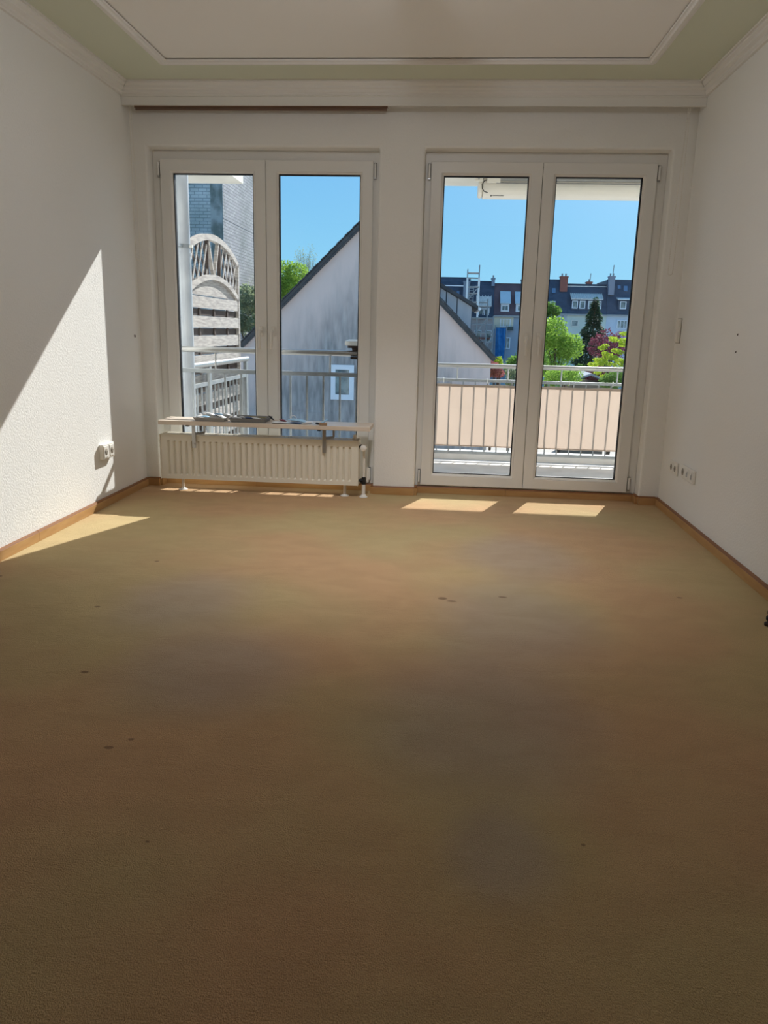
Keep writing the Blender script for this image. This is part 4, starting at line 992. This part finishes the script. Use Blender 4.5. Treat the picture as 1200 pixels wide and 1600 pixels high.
def tarp():
    m = MB(); nx, nz = 10, 16; x0, x1, z0, z1 = 5.75, 7.05, -1.95, 1.65
    for i in range(nx+1):
        for j in range(nz+1):
            u, v = i/nx, j/nz; x = x0+(x1-x0)*(u*(1-.15*(1-v))+.08*(1-v)); y = FY-1.1+.16*math.sin(u*11+v*2)+.10*math.sin(v*7+u*3)
            m.v.append((x, y, z0+(z1-z0)*v+.10*math.sin(u*5)*(1-v)))
    for i in range(nx):
        for j in range(nz): a = i*(nz+1)+j; m.f.append((a, a+nz+1, a+nz+2, a+1))
    o = m.build('tarpaulin', mat('blue_tarp', (.02, .16, .42), .5, var=(.05, .26, .56), vscale=2, trans=((.04, .25, .6), .25)), smooth=True)
    tag(o, 'bright blue tarpaulin hanging beside the scaffolding', 'tarpaulin')
    for x in (x0-.02, x1+.02): MB().tube([(x, FY-1.1, GZ), (x, FY-1.1, z1+.3)], .05, 6).build('pole', M_GALV, o)
    MB().tube([(x0-.05, FY-1.1, z1+.05), (x1+.05, FY-1.1, z1+.05)], .05, 6).build('pole', M_GALV, o)
tarp()

# ---------------------------------------------------------------- trees and shrubs
def leafm(name, a, b, tr): return mat(name, a, .6, var=b, vscale=1.4, detail=6, trans=(tr, .45), spec=.2)
LM = {'light': leafm('leaf_light_green', (.16, .27, .05), (.24, .36, .07), (.34, .55, .08)),
      'mid': leafm('leaf_mid_green', (.09, .17, .045), (.15, .24, .06), (.18, .34, .06)),
      'dark': leafm('leaf_conifer', (.02, .05, .03), (.035, .075, .04), (.04, .10, .05)),
      'lime': leafm('leaf_lime', (.30, .40, .03), (.40, .44, .05), (.50, .66, .06)),
      'purple': leafm('leaf_purple', (.11, .035, .05), (.17, .055, .075), (.20, .05, .08)),
      'red': leafm('blossom_red', (.34, .10, .11), (.26, .20, .10), (.45, .14, .14)),
      'grey': leafm('leaf_grey_green', (.20, .25, .15), (.28, .31, .20), (.30, .36, .20))}
M_BARK = mat('bark', (.09, .065, .045), .9, bump=.5, bscale=12, bdist=.03)
def leaves(blobs, n, size, seed, droop=0):
    rnd = random.Random(seed); m = MB(); tot = sum(b[3]**2 for b in blobs)
    for (cx, cy, cz, r, sz) in blobs:
        k = int(n*r*r/tot)
        for _ in range(k):
            while True:
                d = Vector((rnd.uniform(-1, 1), rnd.uniform(-1, 1), rnd.uniform(-1, 1)))
                if .1 < d.length < 1: break
            d = d.normalized()*(d.length**.45)*(1+rnd.uniform(-.12, .16))
            p = Vector((cx+d.x*r, cy+d.y*r, cz+d.z*r*sz))
            a = Vector((rnd.uniform(-1, 1), rnd.uniform(-1, 1), rnd.uniform(-1, 1)-droop)).normalized()
            b = a.cross(Vector((rnd.uniform(-1, 1), rnd.uniform(-1, 1), rnd.uniform(-1, 1)))).normalized()
            s = size*rnd.uniform(.6, 1.3)
            m.add([p-a*s*.5, p+b*s*.32, p+a*s*.6, p-b*s*.32], [(0, 1, 2, 3)])
    return m
def tree(name, label, cat, x, y, blobs, n, size, lm, trunk, seed, group=None, droop=0):
    t = thing(name, label, cat, (x, y, GZ), group)
    leaves(blobs, n, size, seed, droop).build('foliage', LM[lm], t)
    top = max(b[2] for b in blobs)
    mt = MB().tube([(x, y, GZ), (x+.05, y, GZ+(top-GZ)*.45), (x-.03, y, GZ+(top-GZ)*.8)], [trunk, trunk*.75, trunk*.3], 8)
    for (bx_, by_, bz_, r, s_) in blobs[:6]:
        z0 = GZ+(bz_-GZ)*.55; mt.tube([(x, y, z0), ((x+bx_)/2, (y+by_)/2, (z0+bz_)/2+.1), (bx_, by_, bz_)], [trunk*.45, trunk*.3, trunk*.12], 6)
    mt.build('trunk', M_BARK, t, smooth=True)
    return t
def crown(px, py, y, rpx, seed, n=7, flat=1.0, hpx=None):
    """blobs of a crown centred on a bearing; offsets in metres at depth y"""
    rnd = random.Random(seed); c = bearing(px, py, y); r = rpx*y/F_PX; h = (hpx or rpx)*y/F_PX
    out = [(c.x, c.y, c.z, r*.62, h/r)]
    for k in range(n):
        a = 2*math.pi*k/n+rnd.uniform(-.3, .3); e = rnd.uniform(-.8, .9)
        out.append((c.x+math.cos(a)*r*.55*math.cos(e), c.y+math.sin(a)*r*.55, c.z+h*.62*math.sin(e), r*rnd.uniform(.34, .48), 1.0*flat))
    return c, out
def bearing(px, py, y):
    m = SC.camera.matrix_world.to_3x3(); d = m @ Vector(((px-600)/F_PX, -(py-800)/F_PX, -1)); return Vector((0, 0, CAM_Z))+d*(y/d.y)
TG = 'trees in the gardens'
def std_tree(label, px, py, y, rpx, n, size, lm, seed, hpx=None, name='broadleaf_tree', blobs=7):
    c, b = crown(px, py, y, rpx, seed, blobs, hpx=hpx)
    tree(name, label, 'tree', c.x, c.y, b, n, size, lm, .16, seed, TG)
std_tree('light green leafy tree left of the dark conifer', 868, 548, 58, 40, 9000, .16, 'light', 11, 62)
std_tree('tall slim light green tree top beside the balcony door meeting stiles', 860, 492, 64, 16, 2600, .17, 'mid', 12, 30)
std_tree('dark green tree right of the blue tarpaulin', 822, 572, 50, 34, 6500, .14, 'mid', 13, 38)
std_tree('round green tree rising behind the left slope of the gable roof', 445, 440, 46, 40, 8000, .13, 'light', 14, 46)
std_tree('grey-green tree between the arched fence and the gable house', 392, 490, 36, 34, 7000, .11, 'grey', 15, 66)
std_tree('sunlit green tree foot below the grey-green tree at the fence', 384, 556, 33, 16, 2400, .09, 'light', 25, 30)
def feathery():
    rnd = random.Random(31); c = bearing(478, 440, 53); t = thing('feathery_tree', 'thin feathery bare-twigged tree above the gable roof edge', 'tree', (c.x, c.y, GZ), TG)
    MB().tube([(c.x, c.y, GZ), (c.x, c.y, c.z-.5)], [.10, .04], 7).build('trunk', M_BARK, t)
    m = MB(); lv = []
    for k in range(46):
        a = rnd.uniform(-.9, .9); h = rnd.uniform(1.2, 2.6); z0 = c.z-.5+rnd.uniform(-.6, .4); b_ = rnd.uniform(-.5, .5)
        p = [(c.x, c.y, z0), (c.x+a*.45, c.y+b_*.5, z0+h*.5), (c.x+a*.75, c.y+b_, z0+h)]
        m.tube(p, [.022, .014, .006], 4); lv += [p[1], p[2]]
    m.build('twigs', mat('twig_grey', (.30, .29, .22), .9), t)
    leaves([(x, y, z, .22, 1.2) for (x, y, z) in lv], 1500, .07, 32).build('foliage', LM['grey'], t)
feathery()
# conifer: whorls of drooping boughs narrowing to the tip
def conifer():
    top = bearing(931, 464, 68); x, y = top.x, top.y; H = top.z-GZ; rnd = random.Random(17)
    t = thing('conifer_tree', 'dark pointed conifer in front of the pale terraced house', 'tree', (x, y, GZ), TG)
    m = MB()
    for k in range(11000):
        s = rnd.random()**.62; z = top.z-s*H*.92; R = .12+2.5*s**.85*(.82+.18*math.sin(s*46))
        a = rnd.uniform(0, 6.283); r = R*rnd.random()**.35; p = Vector((x+math.cos(a)*r, y+math.sin(a)*r, z-.25*r))
        d = Vector((math.cos(a), math.sin(a), -.45+rnd.uniform(-.3, .3))).normalized(); b = d.cross(Vector((rnd.uniform(-1, 1), rnd.uniform(-1, 1), 1))).normalized(); q = rnd.uniform(.16, .34)
        m.add([p-d*q*.5, p+b*q*.22, p+d*q*.6, p-b*q*.22], [(0, 1, 2, 3)])
    m.build('foliage', LM['dark'], t)
    MB().tube([(x, y, GZ), (x, y, top.z-.3)], [.22, .03], 8).build('trunk', M_BARK, t, smooth=True)
conifer()
# lime maple: layered fans
def maple():
    rnd = random.Random(19); c = bearing(962, 560, 44); blobs = []
    for k in range(46):
        px = rnd.uniform(926, 1000); lo = 512+abs(px-972)*.9; py = rnd.uniform(lo, 596); q = bearing(px, py, 44+rnd.uniform(-1.2, 1.2)); blobs.append((q.x, q.y, q.z, rnd.uniform(.16, .30), .45))
    tree('maple_tree', 'lime yellow maple in front of the conifer', 'tree', c.x, c.y, blobs, 5200, .10, 'lime', .07, 19, TG, .3)
maple()
std_tree('purple-leaved tree behind the lime maple', 955, 540, 50, 34, 2600, .13, 'purple', 20, 26, 'purple_tree')
std_tree('purple bush between the green tree and the lime maple', 928, 585, 46, 16, 2200, .11, 'purple', 21, 22, 'purple_tree')
def shrub(label, px, py, y, rpx, n, size, lm, seed, hpx=None, name='shrub'):
    c, b = crown(px, py, y, rpx, seed, 5, hpx=hpx)
    t = thing(name, label, 'shrub', (c.x, c.y, GZ), 'shrubs in the gardens')
    leaves(b, n, size, seed).build('foliage', LM[lm], t)
    m = MB()
    for (bx_, by_, bz_, r, s_) in b[:4]: m.tube([(c.x, c.y, GZ), (bx_, by_, bz_)], [.05, .02], 6)
    m.build('stems', M_BARK, t)
shrub('red flowering shrub beside the gable wall', 772, 578, 40, 19, 2400, .085, 'red', 41, 18, 'flowering_shrub')
shrub('yellow-green shrub under the blue tarpaulin', 778, 564, 44, 10, 900, .09, 'lime', 42, 9)
shrub('light green shrub left of the grey shed roof', 880, 590, 38, 34, 4200, .085, 'light', 43, 16)
shrub('grey-green shrub right of the red flowering one', 800, 590, 38, 14, 1400, .085, 'grey', 44, 20)
shrub('green shrub right of the grey shed roof', 960, 592, 38, 28, 3600, .085, 'mid', 45, 16)
shrub('dark hedge behind the grey shed roof', 918, 592, 48, 34, 3400, .11, 'mid', 46, 22)
q = bearing(920, 590, 40)
sd_ = thing('garden_shed', 'garden shed with a low grey roof among the shrubs', 'shed', (q.x, q.y+1, GZ))
MB().box(q.x-1.0, q.x+1.0, q.y, q.y+2.2, GZ, q.z-.25).build('wall', mat('shed_wall', (.22, .18, .14), .9), sd_)
MB().prism([(q.x-1.2, q.z-.30), (q.x+.1, q.z+.12), (q.x+1.2, q.z-.30), (q.x+1.2, q.z-.20), (q.x+.1, q.z+.22), (q.x-1.2, q.z-.20)], q.y-.2, q.y+2.4, 'y').build('roof', mat('shed_felt', (.30, .32, .36), .8), sd_)
